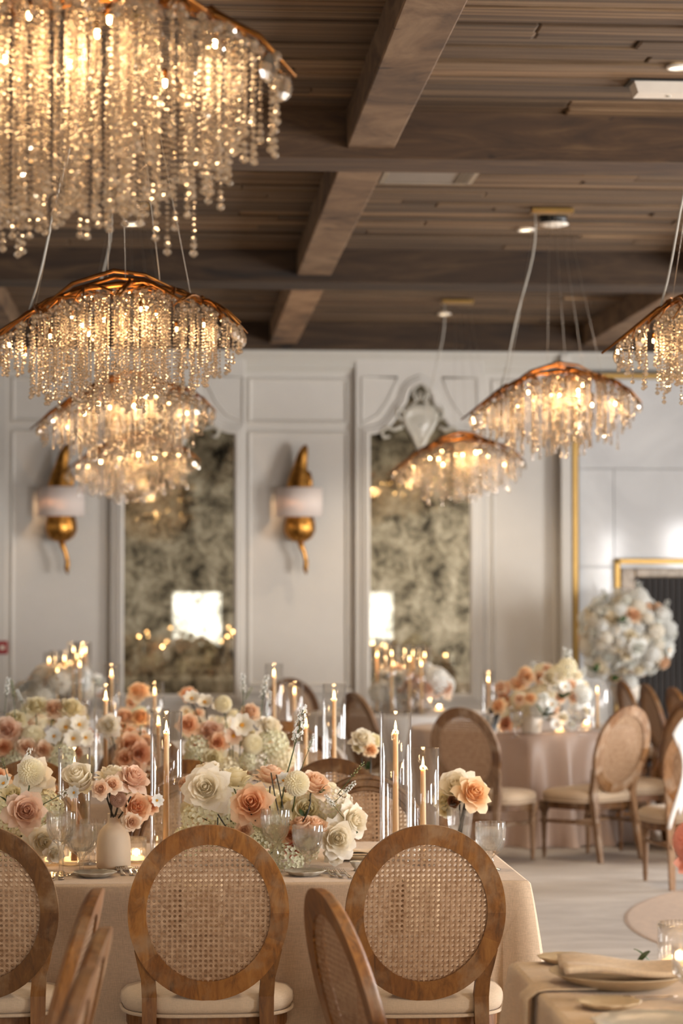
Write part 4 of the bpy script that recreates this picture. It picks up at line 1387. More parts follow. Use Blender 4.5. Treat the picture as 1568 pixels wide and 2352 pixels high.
def round_cloth(cx, cy, R, mat, label, nf=15, amp=.05, seed=3, z=TZ):
    rg = random.Random(seed); n = nf*10; V = []; mb = MB()
    ph = [rg.uniform(-.35, .35) for _ in range(nf)]
    lev = [(-.15, 0), (-.012, 0), (-.003, -.003), (0, -.012)] + [(None, -z*q) for q in (.06, .12, .22, .35, .5, .65, .8, .92, .995)]
    for ins, dz in lev:
        q = -dz/z
        for k in range(n):
            a = 2*pi*k/n; i = k//10
            wv = cos(nf*a + ph[i]*sin((k % 10)/10*pi)) 
            wv = wv*abs(wv)**.3 if wv > 0 else wv*.6
            off_ = (ins if ins is not None else .03*q + amp*(q**.75)*wv + (.06*q**6)*(wv > 0)*wv)
            V.append((cx + (R + off_)*cos(a), cy + (R + off_)*sin(a), z + dz))
    Fs = [((j+1)*n+k, (j+1)*n+(k+1) % n, j*n+(k+1) % n, j*n+k) for j in range(len(lev)-1) for k in range(n)]
    Fs.append(tuple(range(n)))
    mb.add(V, Fs, 0, True)
    t = thing('round_table', 'round table hidden under the ' + ' '.join(label.split()[:8]), 'table', (cx, cy, 0), 0, 'banquet tables under cloths')
    m2 = MB(); m2.lathe([(0, TZ-.03), (R-.02, TZ-.03), (R-.02, TZ-.008), (0, TZ-.008)], 32); part('tabletop', m2, M['chairwood'], t)
    m2 = MB(); m2.lathe([(.25, 0), (.25, .02), (.04, .05), (.04, TZ-.03)], 20); part('pedestal', m2, M['black'], t)
    return cloth_thing(mb, mat, label)
RT = (2.42, 16.66)
round_cloth(*RT, .78, 'silk', 'dusty satin tablecloth with deep folds on the round table at right', 19, .075)
RW = (1.78, 18.75)
round_cloth(*RW, .72, 'whitecloth', 'plain white tablecloth on the far round table in front of the carved mirror', amp=.03, seed=5)
LW = (-.80, 18.6)
round_cloth(*LW, .72, 'whitecloth', 'white tablecloth on the far round table at the left below the sconce', amp=.03, seed=6)
round_cloth(4.15, 15.6, .80, 'whitecloth', 'white tablecloth at the right edge beside the shawl chair', amp=.05, seed=8)
# white shawl over the chair at the right edge
mb = MB()
p = at(1592, 1672, Z=.93)
def shawl(u, v):
    a = (u - .5)*1.3
    x = .46*(u - .5)*1.2; zz = .08 - .50*v + .03*sin(u*20 + v*3)
    if v < .15: zz = .08 - .5*.15*(v/.15)
    return (p.x - .07 + x*.5 + .05*sin(v*4) , p.y - .20 + x*.8 - .03*v - .02*sin(u*26)*v, p.z + zz - .25*(abs(u - .5)*1.2)**2)
mb.grid(shawl, 24, 16)
ob = part('shawl', mb, M['whitecloth']); tag(ob, 'white shawl hanging over the chair back at the right edge', 'shawl')
sol = ob.modifiers.new('thickness', 'SOLIDIFY'); sol.thickness = .006

# ================================================================== TABLEWARE
def flame_mesh(h=.034):
    mb = MB(); mb.lathe([(0, 0), (.0026, .004), (.0042, .011), (.0040, .018), (.0024, .028), (0, h + .004)], 10); return mb.mesh('flame', M['flame'])
FLAME = flame_mesh()
def lamp_in(parent, z, e=.55, r=.012):
    l = bpy.data.lights.new('candle_light', 'POINT'); l.energy = e; l.color = (1, .58, .26); l.shadow_soft_size = r
    o = bpy.data.objects.new('candle_light', l); COL.objects.link(o); o.parent = parent; o.location = (0, 0, z); return o
def hurricane(px, y_top, Y, H, label_side, r=.055, gi=None, lean=0.0, light=True, hc=None):
    """clear cylinder standing on the table with a lit taper candle inside; height H"""
    p = at(px, y_top, Y=Y)
    t = thing('glass_cylinder', 'clear glass cylinder ' + label_side, 'glass cylinder', (p.x, Y, TZ + .001), 0, 'clear glass cylinders around the taper candles')
    mb = MB(); mb.lathe([(0, .012), (r-.003, .012), (r-.0022, .02), (r-.0022, H-.002), (r-.001, H), (r, H-.001), (r, .004), (r-.004, 0), (0, 0)], 40)
    part('glass_wall', mb, M['hurricane'], t)
    hc = hc or H - .085
    c = thing('taper_candle', 'taper candle in cylinder ' + label_side, 'candle', (p.x, Y, TZ + .0135), 0, 'lit ivory taper candles')
    mb = MB(); mb.lathe([(.0108, 0), (.0112, .01), (.0085, hc - .008), (.0075, hc - .001), (.004, hc), (0, hc - .001)], 20); part('wax_taper', mb, M['wax'], c)
    mb = MB(); mb.lathe([(.026, 0), (.027, .006), (.014, .010), (.0145, .026), (.0118, .026), (.0118, .012)], 20); part('holder', mb, M['hurricane'], c)
    mb = MB(); mb.tube([(0, 0, hc - .002), (.001, 0, hc + .010)], .0009, 5); part('wick', mb, M['wick'], c)
    link('flame', FLAME, c, (0, 0, hc + .006))
    if light: lamp_in(c, hc + .022)
    return t
hurricane(382, 1638, 8.40, .512, 'left of centre on the near table, tallest on the left side')
hurricane(908, 1631, 8.34, .512, 'right of centre on the near table, taller of the touching pair')
hurricane(971, 1710, 8.22, .395, 'right of centre on the near table, shorter of the touching pair')
hurricane(171, 1712, 8.30, .395, 'at the left of the near table behind the white rosebud')
hurricane(243, 1571, 11.3, .50, 'on the second table above the peach roses at left')
hurricane(364, 1627, 11.35, .38, 'on the second table half hidden behind the tallest near cylinder')
hurricane(767, 1576, 11.25, .50, 'on the second table left of the white bouquet in a glass')
hurricane(702, 1628, 11.15, .38, 'on the second table behind the thin flowering sprig')
hurricane(256, 1533, 14.55, .50, 'on the third table, left and taller, before the left mirror edge')
hurricane(355, 1571, 14.6, .39, 'on the third table, left and shorter, before the left mirror')
hurricane(629, 1533, 14.5, .50, 'on the third table, right and taller, before the white panel')
hurricane(676, 1574, 14.6, .39, 'on the third table, right and shorter, before the white panel')
hurricane(1121, 1530, 16.2, .40, 'on the round satin table at its left side', r=.045)
hurricane(1371, 1556, 16.1, .33, 'on the round satin table at its right side', r=.085)

def votive(p, label, h=.062, r=.034, light=True):
    t = thing('ribbed_votive', label, 'candle holder', (p[0], p[1], TZ + .001), 0, 'ribbed glass votive holders')
    rib = lambda rr, z, a, j: rr + (.0012*cos(30*a) if j < 6 else 0)
    mb = MB(); mb.lathe([(0, 0), (r*.92, 0), (r, .004), (r, h*.4), (r, h*.8), (r, h), (r-.003, h), (r-.003, h*.5), (r-.004, .009), (0, .008)], 120, mod=rib)
    part('ribbed_glass', mb, M['cutglass'], t)
    mb = MB(); mb.lathe([(0, .010), (r-.007, .010), (r-.007, .022), (0, .021)], 20); part('wax_light', mb, M['waxglow'], t)
    link('flame', FLAME, t, (0, 0, .022), (0, 0, 0), .6)
    if light: lamp_in(t, .036, .35, .01)
    return t
def pt(px, py, z=TZ): q = at(px, py, Z=z); return (q.x, q.y)
votive(pt(313, 1982), 'lit ribbed glass votive directly right of the white ceramic bottle', h=.088, r=.0335)
votive(pt(120, 1985), 'lit ribbed glass votive at left behind the cut-crystal goblet stem', h=.06, r=.032)
votive(pt(163, 1984), 'ribbed glass votive behind the water goblet at the left', h=.06, r=.03, light=False)
votive(pt(1152, 1672), 'small glowing votive on the round table beside the dark card', h=.05, r=.035)
votive(pt(1285, 1684), 'small glowing votive at the front middle of the round table', h=.05, r=.035)
votive(pt(1346, 1672), 'small glowing votive on the round table right of the white flowers', h=.05, r=.035)
votive(pt(1008, 1634), 'small glowing votive on the far white round table', h=.05, r=.04)
votive(pt(1560, 2228), 'large blurred ribbed votive on the foreground table at right', h=.115, r=.052)

def goblet(p, label, cat='glass', fill_=True, H=.150, R=.046, cut=True, bowl=.088, name='water_goblet', foot=.036):
    """footed cut-glass goblet: bowl, faceted stem, disc foot"""
    t = thing(name, label, cat, (p[0], p[1], TZ + .001 if len(p) < 3 else p[2]), 0, 'cut glass goblets')
    zb = H - bowl
    def cutm(r, z, a, j):
        if r < .016: return r*(1 + .06*cos(6*a))
        if zb + .01 < z < zb + bowl*.52: return r + .0030*abs(sin(8*a + (z-zb)*130))*abs(sin(8*a - (z-zb)*130)) * (1 if j < 18 else 0)
        if z < zb + bowl*.86 and z > zb: return r + .0013*cos(16*a)*(1 if j < 18 else 0)
        return r
    prof = [(0, 0), (foot, .0), (foot, .003), (.012, .008), (.007, .014), (.0075, zb*.45), (.0115, zb*.62), (.0075, zb*.8), (.014, zb),
            (R*.62, zb + bowl*.13), (R*.74, zb + bowl*.21), (R*.84, zb + bowl*.30), (R*.90, zb + bowl*.38), (R*.94, zb + bowl*.46), (R*.96, zb + bowl*.54), (R, zb + bowl*.80), (R*.99, H),
            (R*.95, H), (R*.95, zb + bowl*.80), (R*.89, zb + bowl*.52), (R*.76, zb + bowl*.31), (R*.5, zb + bowl*.16), (0, zb + bowl*.12)]
    mb = MB(); mb.lathe(prof, 64, mod=cutm if cut else None, smooth=not cut)
    part('cut_glass_body', mb, M['cutglass'], t)
    if fill_:
        mb = MB(); lv = zb + bowl*.83
        mb.lathe([(0, zb + bowl*.14), (R*.48, zb + bowl*.18), (R*.74, zb + bowl*.32), (R*.88, zb + bowl*.52), (R*.93, lv), (0, lv)], 32)
        part('water', mb, M['water'], t)
    return t
goblet(pt(187, 2008), 'water filled cut goblet behind the scalloped saucer left of the ceramic bottle', H=.158, R=.051, bowl=.098)
goblet(pt(140, 2010), 'empty cut-crystal wine goblet left of the water goblet', fill_=False, H=.205, R=.048, bowl=.105, name='crystal_wine_goblet')
goblet(pt(213, 1985), 'second crystal goblet just behind the water goblet and ceramic bottle', fill_=True, H=.15, R=.045)
goblet(pt(706, 2006), 'water filled goblet behind the scalloped saucer in front of the arrangement', H=.158, R=.051, bowl=.098)
goblet(pt(632, 2002), 'empty cut-crystal wine goblet in front of the flowers beside the water goblet', fill_=False, H=.205, R=.048, bowl=.112, name='crystal_wine_goblet')
goblet(pt(1126, 1998), 'water filled cut goblet at the right end of the near table', H=.158, R=.051, bowl=.112)
goblet(pt(1590, 2330), 'blurred cut goblet at the right edge on the foreground table', H=.15, R=.045, fill_=False)
for q, (px, py) in enumerate(((1120, 1700), (1185, 1694), (1330, 1692), (1215, 1668))):
    goblet(pt(px, py), ('goblet at the left rim of the round satin table', 'goblet before the peach flowers on the round table', 'goblet right of the front votive on the round table', 'goblet behind the flowers of the round table')[q], H=.17, R=.04, cut=False)
for q, (px, py) in enumerate(((880, 1632), (935, 1640), (985, 1632))):
    goblet(pt(px, py), ('far goblet left on the white round table', 'far goblet middle on the white round table', 'far goblet right on the white round table')[q], H=.17, R=.04, cut=False)

def tumbler(p, label, H=.135, R=.047):
    t = thing('crystal_tumbler', label, 'glass', (p[0], p[1], TZ + .001), 0, 'crystal vases on the tables')
    def cm(r, z, a, j):
        if j > 7: return r
        return r + (.0018*cos(14*a + z*160) if z < H*.4 else .0013*cos(14*a))
    mb = MB(); mb.lathe([(0, 0), (R*.62, 0), (R*.66, .006), (R*.72, H*.2), (R*.80, H*.4), (R*.90, H*.7), (R*.96, H*.9), (R, H), (R*.95, H), (R*.84, H*.7), (R*.72, H*.4), (R*.58, .018), (0, .016)], 56, mod=cm, smooth=False)
    part('cut_glass_body', mb, M['cutglass'], t)
    mb = MB(); mb.lathe([(0, .018), (R*.56, .02), (R*.70, H*.4), (R*.78, H*.6), (0, H*.6)], 24); part('water', mb, M['water'], t)
    return t
tm1 = tumbler(pt(1056, 1955), 'cut crystal tumbler holding the white and peach roses at the right table end', H=.15, R=.0475)
tm2 = tumbler(pt(845, 1845), 'crystal tumbler holding a small white bouquet on the second table', H=.13, R=.05)

def plate(p, label, R=.07, z=TZ, scallop=.04, mat='china', cat='plate', name='scalloped_saucer', depth=.014):
    t = thing(name, label, cat, (p[0], p[1], z + .001), 0, 'plates on the tables')
    mod = (lambda r, zz, a, j: r*(1 + scallop*cos(11*a)*(r/R)**3)) if scallop else None
    mb = MB(); mb.lathe([(0, 0), (R*.62, 0), (R*.68, .002), (R*.97, depth), (R, depth + .002), (R*.98, depth + .003), (R*.70, .007), (R*.60, .005), (0, .005)], 66, mod=mod)
    part('rim_and_well', mb, M[mat], t)
    return t
plate(pt(218, 2014), 'small scalloped glass saucer in front of the water goblet at left', R=.070)
plate(pt(700, 2011), 'small scalloped glass saucer in front of the water goblet by the arrangement', R=.068)
def folded_napkin(p, z, label, w=.12, l=.2, rz=0, h=.012):
    mb = MB()
    def g(u, v):
        return (w*(u-.5), l*(v-.5), h*(.65 + .35*sin(u*5 + v*2)) + .003*sin(v*19))
    mb.grid(g, 12, 12)
    n0 = len(mb.v)
    mb.bbox((0, 0, h*.25), (w, l, h*.5), .002)
    o = part('folded_napkin', mb, M['linenlight'], None, loc=(p[0], p[1], z), rot=(0, 0, rz)); tag(o, label, 'napkin', 'linen napkins'); return o
pp = pt(825, 1975)
plate((pp[0], pp[1] + .02), 'dinner plate behind the forks in front of the tall cylinder pair', R=.11, scallop=0, mat='stone', name='dinner_plate', depth=.018)
folded_napkin((pp[0] + .01, pp[1] + .02), TZ + .022, 'folded napkin lying on the dinner plate before the tall cylinder pair', w=.13, l=.16)
# napkins draped over the front edge of the near table (seen through the cane)
def draped(xc, w, y_edge, on, hang, label, mat='linenlight', axis='y', z=TZ, sgn=-1):
    mb = MB(); th = .004
    def g(u, v):
        s = v*(on + hang); q = (u - .5)*w
        wob = .004*sin(u*9 + v*3)
        if s < on - .01: a_, zz = sgn*-(on - s), z + .005
        elif s < on + .014:
            f_ = (s - on + .01)/.024; a_, zz = sgn*(-.01 + .02*sin(f_*pi/2)) if False else sgn*(-.01 + .022*f_), z + .005 - .012*f_*f_
        else:
            a_, zz = sgn*(.012 + .006 + .04*((s - on)/hang)*.5), z - .007 - (s - on - .014)
            a_ += sgn*(.010*(.5 + .5*sin(u*10)))
        return (xc + q + wob, y_edge + a_, zz) if axis == 'y' else (y_edge + a_, xc + q*(1 + .5*v), zz)
    mb.grid(g, 16, 30)
    o = part('draped_napkin', mb, M[mat]); tag(o, label, 'napkin', 'napkins draped over the table edges')
    so = o.modifiers.new('thickness', 'SOLIDIFY'); so.thickness = .003; so.offset = 1
    return o
draped(at(465, 2000, Y=7.73).x, .135, T1[2], .14, .16, 'napkin draped over the table edge behind the cane of the left whole chair')
draped(at(968, 2000, Y=7.73).x, .125, T1[2], .14, .16, 'napkin draped over the table edge behind the cane of the right whole chair')
draped(at(-60, 2000, Y=7.73).x, .135, T1[2], .14, .16, 'napkin draped over the table edge behind the chair cut by the left edge')
draped(5.62, .10, T4[0], .16, .45, 'beige napkin falling over the left edge of the foreground table', axis='x')

# forks and knives
def fork_mesh():
    mb = MB()
    L = .185
    for k in range(4):
        x = (k - 1.5)*.0062
        mb.tube([(x, L, .012), (x, L - .02, .008), (x, L - .048, .005)], [.0008, .0015, .0018], 5)
    V = []
    secs = [(L - .046, .0115, .0045), (L - .058, .012, .003), (L - .068, .008, .004), (L - .078, .0035, .006), (.09, .003, .007), (.03, .006, .003), (.004, .0095, .0015), (0, .006, .0015)]
    for y_, w, z_ in secs:
        for ax, az in ((-1, 0), (1, 0), (1, 1), (-1, 1)): V.append((ax*w, y_, z_ + az*.0024))
    mb.add(V, [(j*4+k, (j+1)*4+k, (j+1)*4+(k+1) % 4, j*4+(k+1) % 4) for j in range(7) for k in range(4)] + [(0, 1, 2, 3), (31, 30, 29, 28)], 0, True)
    return mb.mesh('fork', M['steel'])
FORK = fork_mesh()
mb = MB(); V = []
secs = [(.21, .002, .003), (.20, .006, .003), (.14, .0085, .003), (.105, .006, .003), (.10, .005, .002), (.03, .0075, .002), (.003, .009, .001), (0, .007, .001)]
for y_, w, z_ in secs:
    for ax, az in ((-1, 0), (1, 0), (1, 1), (-1, 1)): V.append((ax*w, y_, z_ + az*(.0012 if y_ > .1 else .006)))
mb.add(V, [(j*4+k, (j+1)*4+k, (j+1)*4+(k+1) % 4, j*4+(k+1) % 4) for j in range(7) for k in range(4)] + [(0, 1, 2, 3), (31, 30, 29, 28)], 0, True)
KNIFE = mb.mesh('knife', M['steel'])
def cutlery(me, name, px, py, rz, label, zz=TZ + .0015):
    q = at(px, py, Z=TZ)
    o = link(name, me, None, (q.x, q.y, zz), (0, 0, rz)); tag(o, label, name, 'silver cutlery on the tables'); return o
for px, py, s in ((766, 2016, 'leftmost fork of the three between the saucer and the right whole chair'), (784, 2018, 'middle fork of the three between the saucer and the right whole chair'), (806, 2020, 'rightmost fork of the three between the saucer and the right whole chair')):
    cutlery(FORK, 'fork', px, py, .12, s)
for px, py, s in ((283, 2012, 'leftmost fork right of the ceramic bottle by the left whole chair'), (303, 2012, 'middle fork right of the ceramic bottle by the left whole chair'), (320, 2014, 'rightmost fork right of the ceramic bottle, half behind the left whole chair')):
    cutlery(FORK, 'fork', px, py, .1, s)
cutlery(KNIFE, 'knife', 140, 2022, .04, 'silver knife left of the scalloped saucer at far left')
cutlery(KNIFE, 'knife', 118, 2024, .04, 'silver knife beside the chair cut by the left edge')
cutlery(KNIFE, 'knife', 1350, 2300, -1.45, 'blurred knife lying between the plates on the foreground table')
# foreground place setting
pA = pt(1425, 2262)
plate(pA, 'large blurred stoneware plate with a napkin on the foreground table', R=.168, scallop=0, mat='stone', name='dinner_plate', depth=.03)
mb = MB()
def fold_(u, v): return (.30*(u-.5)*(1 - .1*v), .2*(v-.5), .032 + .008*sin(u*5 + 1) + .006*sin(v*7 + u*3))
mb.grid(fold_, 24, 14)
o = part('folded_napkin', mb, M['linenlight'], None, loc=(pA[0], pA[1], TZ + .016)); tag(o, 'creased beige napkin lying on the large blurred plate', 'napkin', 'linen napkins')
so = o.modifiers.new('thickness', 'SOLIDIFY'); so.thickness = .014
plate(pt(1398, 2316), 'small scalloped bread plate in front of the large blurred plate', R=.072, mat='stone')
plate(pt(1300, 2212), 'small scalloped bread plate at the back corner of the foreground table', R=.072, mat='stone')
plate(pt(1500, 2362), 'pale scalloped plate at the bottom right corner of the foreground table', R=.13)
cutlery(FORK, 'fork', 1470, 2215, 1.2, 'blurred fork behind the large plate on the foreground table')
# salt dish, ceramic bottle
q = pt(822, 2000)
t = thing('salt_dish', 'small white shell shaped dish beside the forks at the right whole chair', 'dish', (q[0], q[1], TZ + .001))
mb = MB(); mb.lathe([(0, 0), (.016, 0), (.012, .006), (.02, .016), (.028, .03), (.026, .031), (.014, .016), (0, .012)], 26, mod=lambda r, z, a, j: r*(1 + .08*cos(9*a)*(z > .01))); part('shell_bowl', mb, M['china'], t)
mb = MB(); mb.lathe([(0, .013), (.018, .018), (.02, .026), (0, .032)], 14); part('salt', mb, M['white'], t)
q = pt(261, 1994)
bottle = thing('ceramic_bottle_vase', 'matte cream ceramic bottle vase holding the blush roses on the near table', 'vase', (q[0], q[1], TZ + .001))
mb = MB(); mb.lathe([(0, 0), (.053, 0), (.057, .004), (.0575, .03), (.057, .08), (.054, .105), (.046, .126), (.033, .141), (.0225, .150), (.0205, .158), (.0205, .180), (.0215, .182), (.017, .182), (.016, .15), (0, .14)], 48); part('bottle_body', mb, M['ceramic'], bottle)
BOT = (q[0], q[1])
# dark framed card and white bucket on the round table
q = pt(1128, 1688)
t = thing('table_card', 'small dark framed card tilted on the round table left of the flowers', 'card', (q[0], q[1], TZ + .001), .5)
Mx = Matrix.Rotation(.5, 3, 'Y') @ Matrix.Rotation(-.25, 3, 'X')
mb = MB(); mb.box((0, 0, .085), (.10, .008, .16), M=Mx); part('card_panel', mb, M['black'], t)
mb = MB()
for c_, d_ in (((-.052, 0, .085), (.008, .012, .17)), ((.052, 0, .085), (.008, .012, .17)), ((0, 0, .168), (.11, .012, .008)), ((0, 0, .004), (.11, .03, .008))): mb.box([*(Mx @ (Vector(c_) - Vector((0, 0, .085))) + Vector((0, 0, .085)))], d_, M=Mx)
part('frame', mb, M['paper'], t)
q = pt(1235, 1690)
t = thing('white_flower_vase', 'pale ribbed vase under the flowers on the round table', 'vase', (q[0], q[1] + .3, TZ + .001))
mb = MB(); mb.lathe([(0, 0), (.06, 0), (.065, .01), (.078, .12), (.085, .20), (.08, .20), (.07, .12), (0, .02)], 32); part('vase_body', mb, M['white'], t)
VR = (q[0], q[1] + .3)
# ================================================================== FLOWERS IN PLACE
# main arrangement on the near table
Ym = 8.25
c = at(640, 1990, Y=8.36)
main = arrangement('large white, blush and peach flower arrangement in the middle of the near table', c.x, 8.42, TZ + .001, [
 ('rose', 'white', 470, 1806, 8.16, 108, .25, -.15), ('rosebud', 'white', 474, 1768, 8.3, 66, .8, -.2), ('rose', 'white', 500, 1850, 8.25, 70, .1, .1),
 ('hydrangea', 'hyd', 455, 1885, 8.2, 92, .2, -.3), ('hydrangea', 'cream', 520, 1815, 8.38, 74, .5, 0), ('hydrangea', 'hyd', 520, 1880, 8.3, 80, .3, .1),
 ('rose', 'cream', 541, 1770, 8.3, 92, .96, .1), ('cosmos', 'white', 545, 1800, 8.34, 58, .1, .3), ('cosmos', 'coolwhite', 520, 1792, 8.4, 50, .3, -.5),
 ('rose', 'blush', 626, 1765, 8.26, 88, .95, .15), ('rose', 'peach', 575, 1840, 8.08, 96, .3, -.15), ('pompon_dahlia', 'cream', 682, 1796, 8.12, 56, .25, 0),
 ('rose', 'blush', 728, 1788, 8.18, 88, .62, .25), ('rose', 'cream', 742, 1822, 8.3, 80, .3, .1), ('rose', 'cream', 705, 1855, 8.2, 92, .25, 0),
 ('hydrangea', 'white', 775, 1845, 8.22, 88, .4, .3), ('hydrangea', 'hyd', 795, 1880, 8.2, 76, .2, .3), ('hydrangea', 'white', 745, 1885, 8.26, 70, .3, 0),
 ('rose', 'white', 778, 1926, 8.08, 92, .1, .1), ('rose', 'white', 824, 1885, 8.14, 84, .15, .75), ('rose', 'white', 770, 1965, 8.14, 56, -.2, 0),
 ('rosebud', 'blush', 690, 1890, 8.1, 52, .7, -.2), ('rosebud', 'blush', 726, 1893, 8.1, 56, .65, .2),
 ('rose', 'peach', 667, 1918, 8.16, 46, .1, 0), ('rose', 'coral', 672, 1948, 8.16, 42, .1, 0),
 ('rose', 'blush', 560, 1905, 8.1, 42, .2, 0), ('hydrangea', 'hyd', 610, 1895, 8.24, 76, .3, 0), ('hydrangea', 'hyd', 575, 1925, 8.2, 70, .2, 0),
 ('hydrangea', 'hyd', 660, 1975, 8.14, 78, .1, 0), ('hydrangea', 'cream', 700, 1945, 8.2, 74, .1, 0), ('hydrangea', 'hyd', 620, 1950, 8.2, 70, .1, 0),
 ('cosmos', 'coolwhite', 650, 1790, 8.2, 44, .4, -.2), ('rose', 'cream', 432, 1860, 8.34, 60, .2, -.5), ('rose', 'blush', 421, 1800, 8.36, 44, .3, -.6),
 ('hydrangea', 'hyd', 430, 1930, 8.28, 76, .1, -.3), ('hydrangea', 'cream', 480, 1925, 8.2, 70, .1, -.1), ('rose', 'cream', 655, 1845, 8.36, 60, .3, 0),
 ('hydrangea', 'cream', 545, 1870, 8.42, 90, .5, 0), ('hydrangea', 'hyd', 690, 1905, 8.4, 90, .4, 0), ('hydrangea', 'cream', 620, 1840, 8.45, 80, .5, 0),
])
O = Vector((c.x, 8.42, TZ + .001))
def P3(px, py, Y): return at(px, py, Y=Y) - O
for a, b_, k in ((( 655, 1790, 8.28), (700, 1628, 8.24), 'bloom'), ((690, 1770, 8.3), (722, 1690, 8.28), 'bud'), ((775, 1825, 8.15), (832, 1752, 8.1), 'bud'), ((760, 1850, 8.16), (812, 1795, 8.1), 'bloom'),
                 ((790, 1880, 8.14), (745, 1830, 8.1), 'bloom'), ((590, 1800, 8.4), (610, 1740, 8.45), 'bud'), ((485, 1820, 8.3), (460, 1740, 8.35), 'bud')):
    sprig(main, P3(*a), P3(*b_), k, wd=.62)
for a, b_ in (((640, 1870, 8.1), (622, 1775, 8.2)), ((652, 1870, 8.12), (634, 1780, 8.2)), ((695, 1888, 8.08), (712, 1825, 8.1)), ((560, 1950, 8.1), (500, 1870, 8.1)), ((600, 1900, 8.1), (570, 1850, 8.1)), ((550, 1895, 8.2), (548, 1800, 8.28)), ((515, 1945, 8.1), (500, 1878, 8.15))):
    stem(main, P3(*a), P3(*b_), .0024, 'darkstem', .010)
leafs(main, P3(735, 1815, 8.12), 2, .045); leafs(main, P3(810, 1915, 8.1), 2, .045); leafs(main, P3(700, 1870, 8.1), 2, .04)
# left arrangement
c = at(45, 1985, Y=8.35)
left = arrangement('white and dusty pink flower arrangement at the left end of the near table', c.x, 8.40, TZ + .001, [
 ('rose', 'white', 76, 1778, 8.2, 86, .2, 0), ('pompon_dahlia', 'cream', 72, 1772, 8.12, 58, .15, 0), ('rose', 'white', 100, 1800, 8.3, 70, .2, .4),
 ('rose', 'cream', 28, 1818, 8.24, 64, .5, -.1), ('rose', 'pink', 62, 1860, 8.08, 92, .2, .2), ('hydrangea', 'hyd', 112, 1850, 8.28, 80, .4, .3),
 ('hydrangea', 'hyd', 8, 1876, 8.2, 84, .2, -.2), ('hydrangea', 'cream', 60, 1915, 8.2, 84, .2, 0), ('rose', 'white', 105, 1935, 8.14, 78, -.1, .4),
 ('rose', 'white', 130, 1965, 8.12, 50, -.3, .4), ('hydrangea', 'cream', 70, 1830, 8.42, 90, .5, 0), ('hydrangea', 'hyd', 0, 1830, 8.36, 80, .5, 0),
 ('cosmos', 'coolwhite', 5, 1795, 8.3, 48, .5, -.3), ('rose', 'cream', -40, 1850, 8.3, 80, .3, -.3), ('hydrangea', 'cream', -50, 1900, 8.3, 90, .2, -.2),
 ('rose', 'peach', -10, 1780, 8.4, 60, .5, -.2), ('hydrangea', 'hyd', 100, 1895, 8.3, 84, .2, .2), ('hydrangea', 'cream', 20, 1940, 8.25, 84, .1, 0),
])
O = Vector((c.x, 8.40, TZ + .001))
sprig(left, P3(28, 1830, 8.3), P3(63, 1722, 8.26), 'bloom', wd=.5); sprig(left, P3(20, 1800, 8.3), P3(5, 1742, 8.3), 'bud')
sprig(left, P3(95, 1850, 8.14), P3(165, 1808, 8.1), 'bloom', wd=.8)
leafs(left, P3(50, 1835, 8.1), 4, .05); leafs(left, P3(18, 1838, 8.1), 3, .045)
# blush roses in the ceramic bottle
t = thing('rose_bouquet', 'blush and cream rose bouquet standing in the ceramic bottle', 'flowers', (BOT[0], BOT[1], TZ + .182), 0, 'small bouquets in vases')
O = Vector((BOT[0], BOT[1], TZ + .182))
for kind, col_, px, py, Y, d, up, rt in (('rosebud', 'white', 178, 1780, 8.06, 74, .55, -.2), ('rose', 'white', 258, 1768, 8.16, 88, .85, 0), ('rose', 'blush', 258, 1799, 8.0, 44, .3, 0),
    ('rose', 'blush', 228, 1811, 7.98, 44, .2, -.2), ('rose', 'pink', 314, 1778, 8.08, 78, .55, .4), ('rose', 'blush', 290, 1790, 8.1, 52, .4, .2), ('rose', 'cream', 296, 1815, 8.15, 52, .1, .3),
    ('pompon_dahlia', 'mauve', 272, 1836, 8.06, 36, .0, .1), ('rose', 'peach', 318, 1852, 8.12, 70, .2, .3), ('rose', 'blush', 305, 1888, 8.04, 42, .1, .2), ('cosmos', 'coolwhite', 168, 1820, 8.04, 36, .2, -.3),
    ('rose', 'cream', 190, 1800, 8.2, 40, .3, 0), ('rose', 'peach', 350, 1848, 8.2, 46, .2, .4), ('cosmos', 'coolwhite', 362, 1838, 8.15, 36, .2, .4)):
    q = P3(px, py, Y); r = d*Y/F_PX/2; f = Vector((rt, -(1-abs(up)), up))
    flower(t, kind, col_, q - f.normalized()*r*.3, r, f)
for px, py in ((235, 1800), (250, 1815), (262, 1800), (272, 1840), (285, 1810), (300, 1830), (244, 1825)):
    stem(t, (frg.uniform(-.01, .01), frg.uniform(-.01, .01), -.03), P3(px, py, 8.1), .003, 'darkstem', .004)
leafs(t, P3(201, 1785, 8.04), 2, .035); leafs(t, P3(240, 1825, 8.06), 2, .03)
# roses in the crystal tumbler
O = Vector((tm1.location.x, tm1.location.y, TZ + .15))
t = thing('rose_bouquet', 'white rose and peach rose bouquet in the crystal tumbler at the right table end', 'flowers', O, 0, 'small bouquets in vases')
Yt = tm1.location.y
for kind, col_, px, py, dY, d, up, rt in (('rose', 'white', 1042, 1800, .02, 104, .45, -.35), ('rose', 'cream', 1060, 1795, .08, 76, .8, .1), ('rose', 'apricot', 1094, 1816, -.05, 84, .35, .25),
     ('rose', 'cream', 1012, 1838, .02, 50, .1, -.5), ('rose', 'cream', 1018, 1862, .02, 34, 0, -.5), ('rose', 'apricot', 1100, 1846, .0, 44, -.2, .5), ('rosebud', 'mauve', 1040, 1842, .0, 30, .2, 0)):
    q = P3(px, py, Yt + dY); r = d*Yt/F_PX/2; f = Vector((rt, -(1-abs(up)), up)); flower(t, kind, col_, q - f.normalized()*r*.3, r, f)
for k in range(4): stem(t, (frg.uniform(-.015, .015), frg.uniform(-.015, .015), -.11), (frg.uniform(-.03, .04), 0, .05), .0028, 'darkstem', .003)
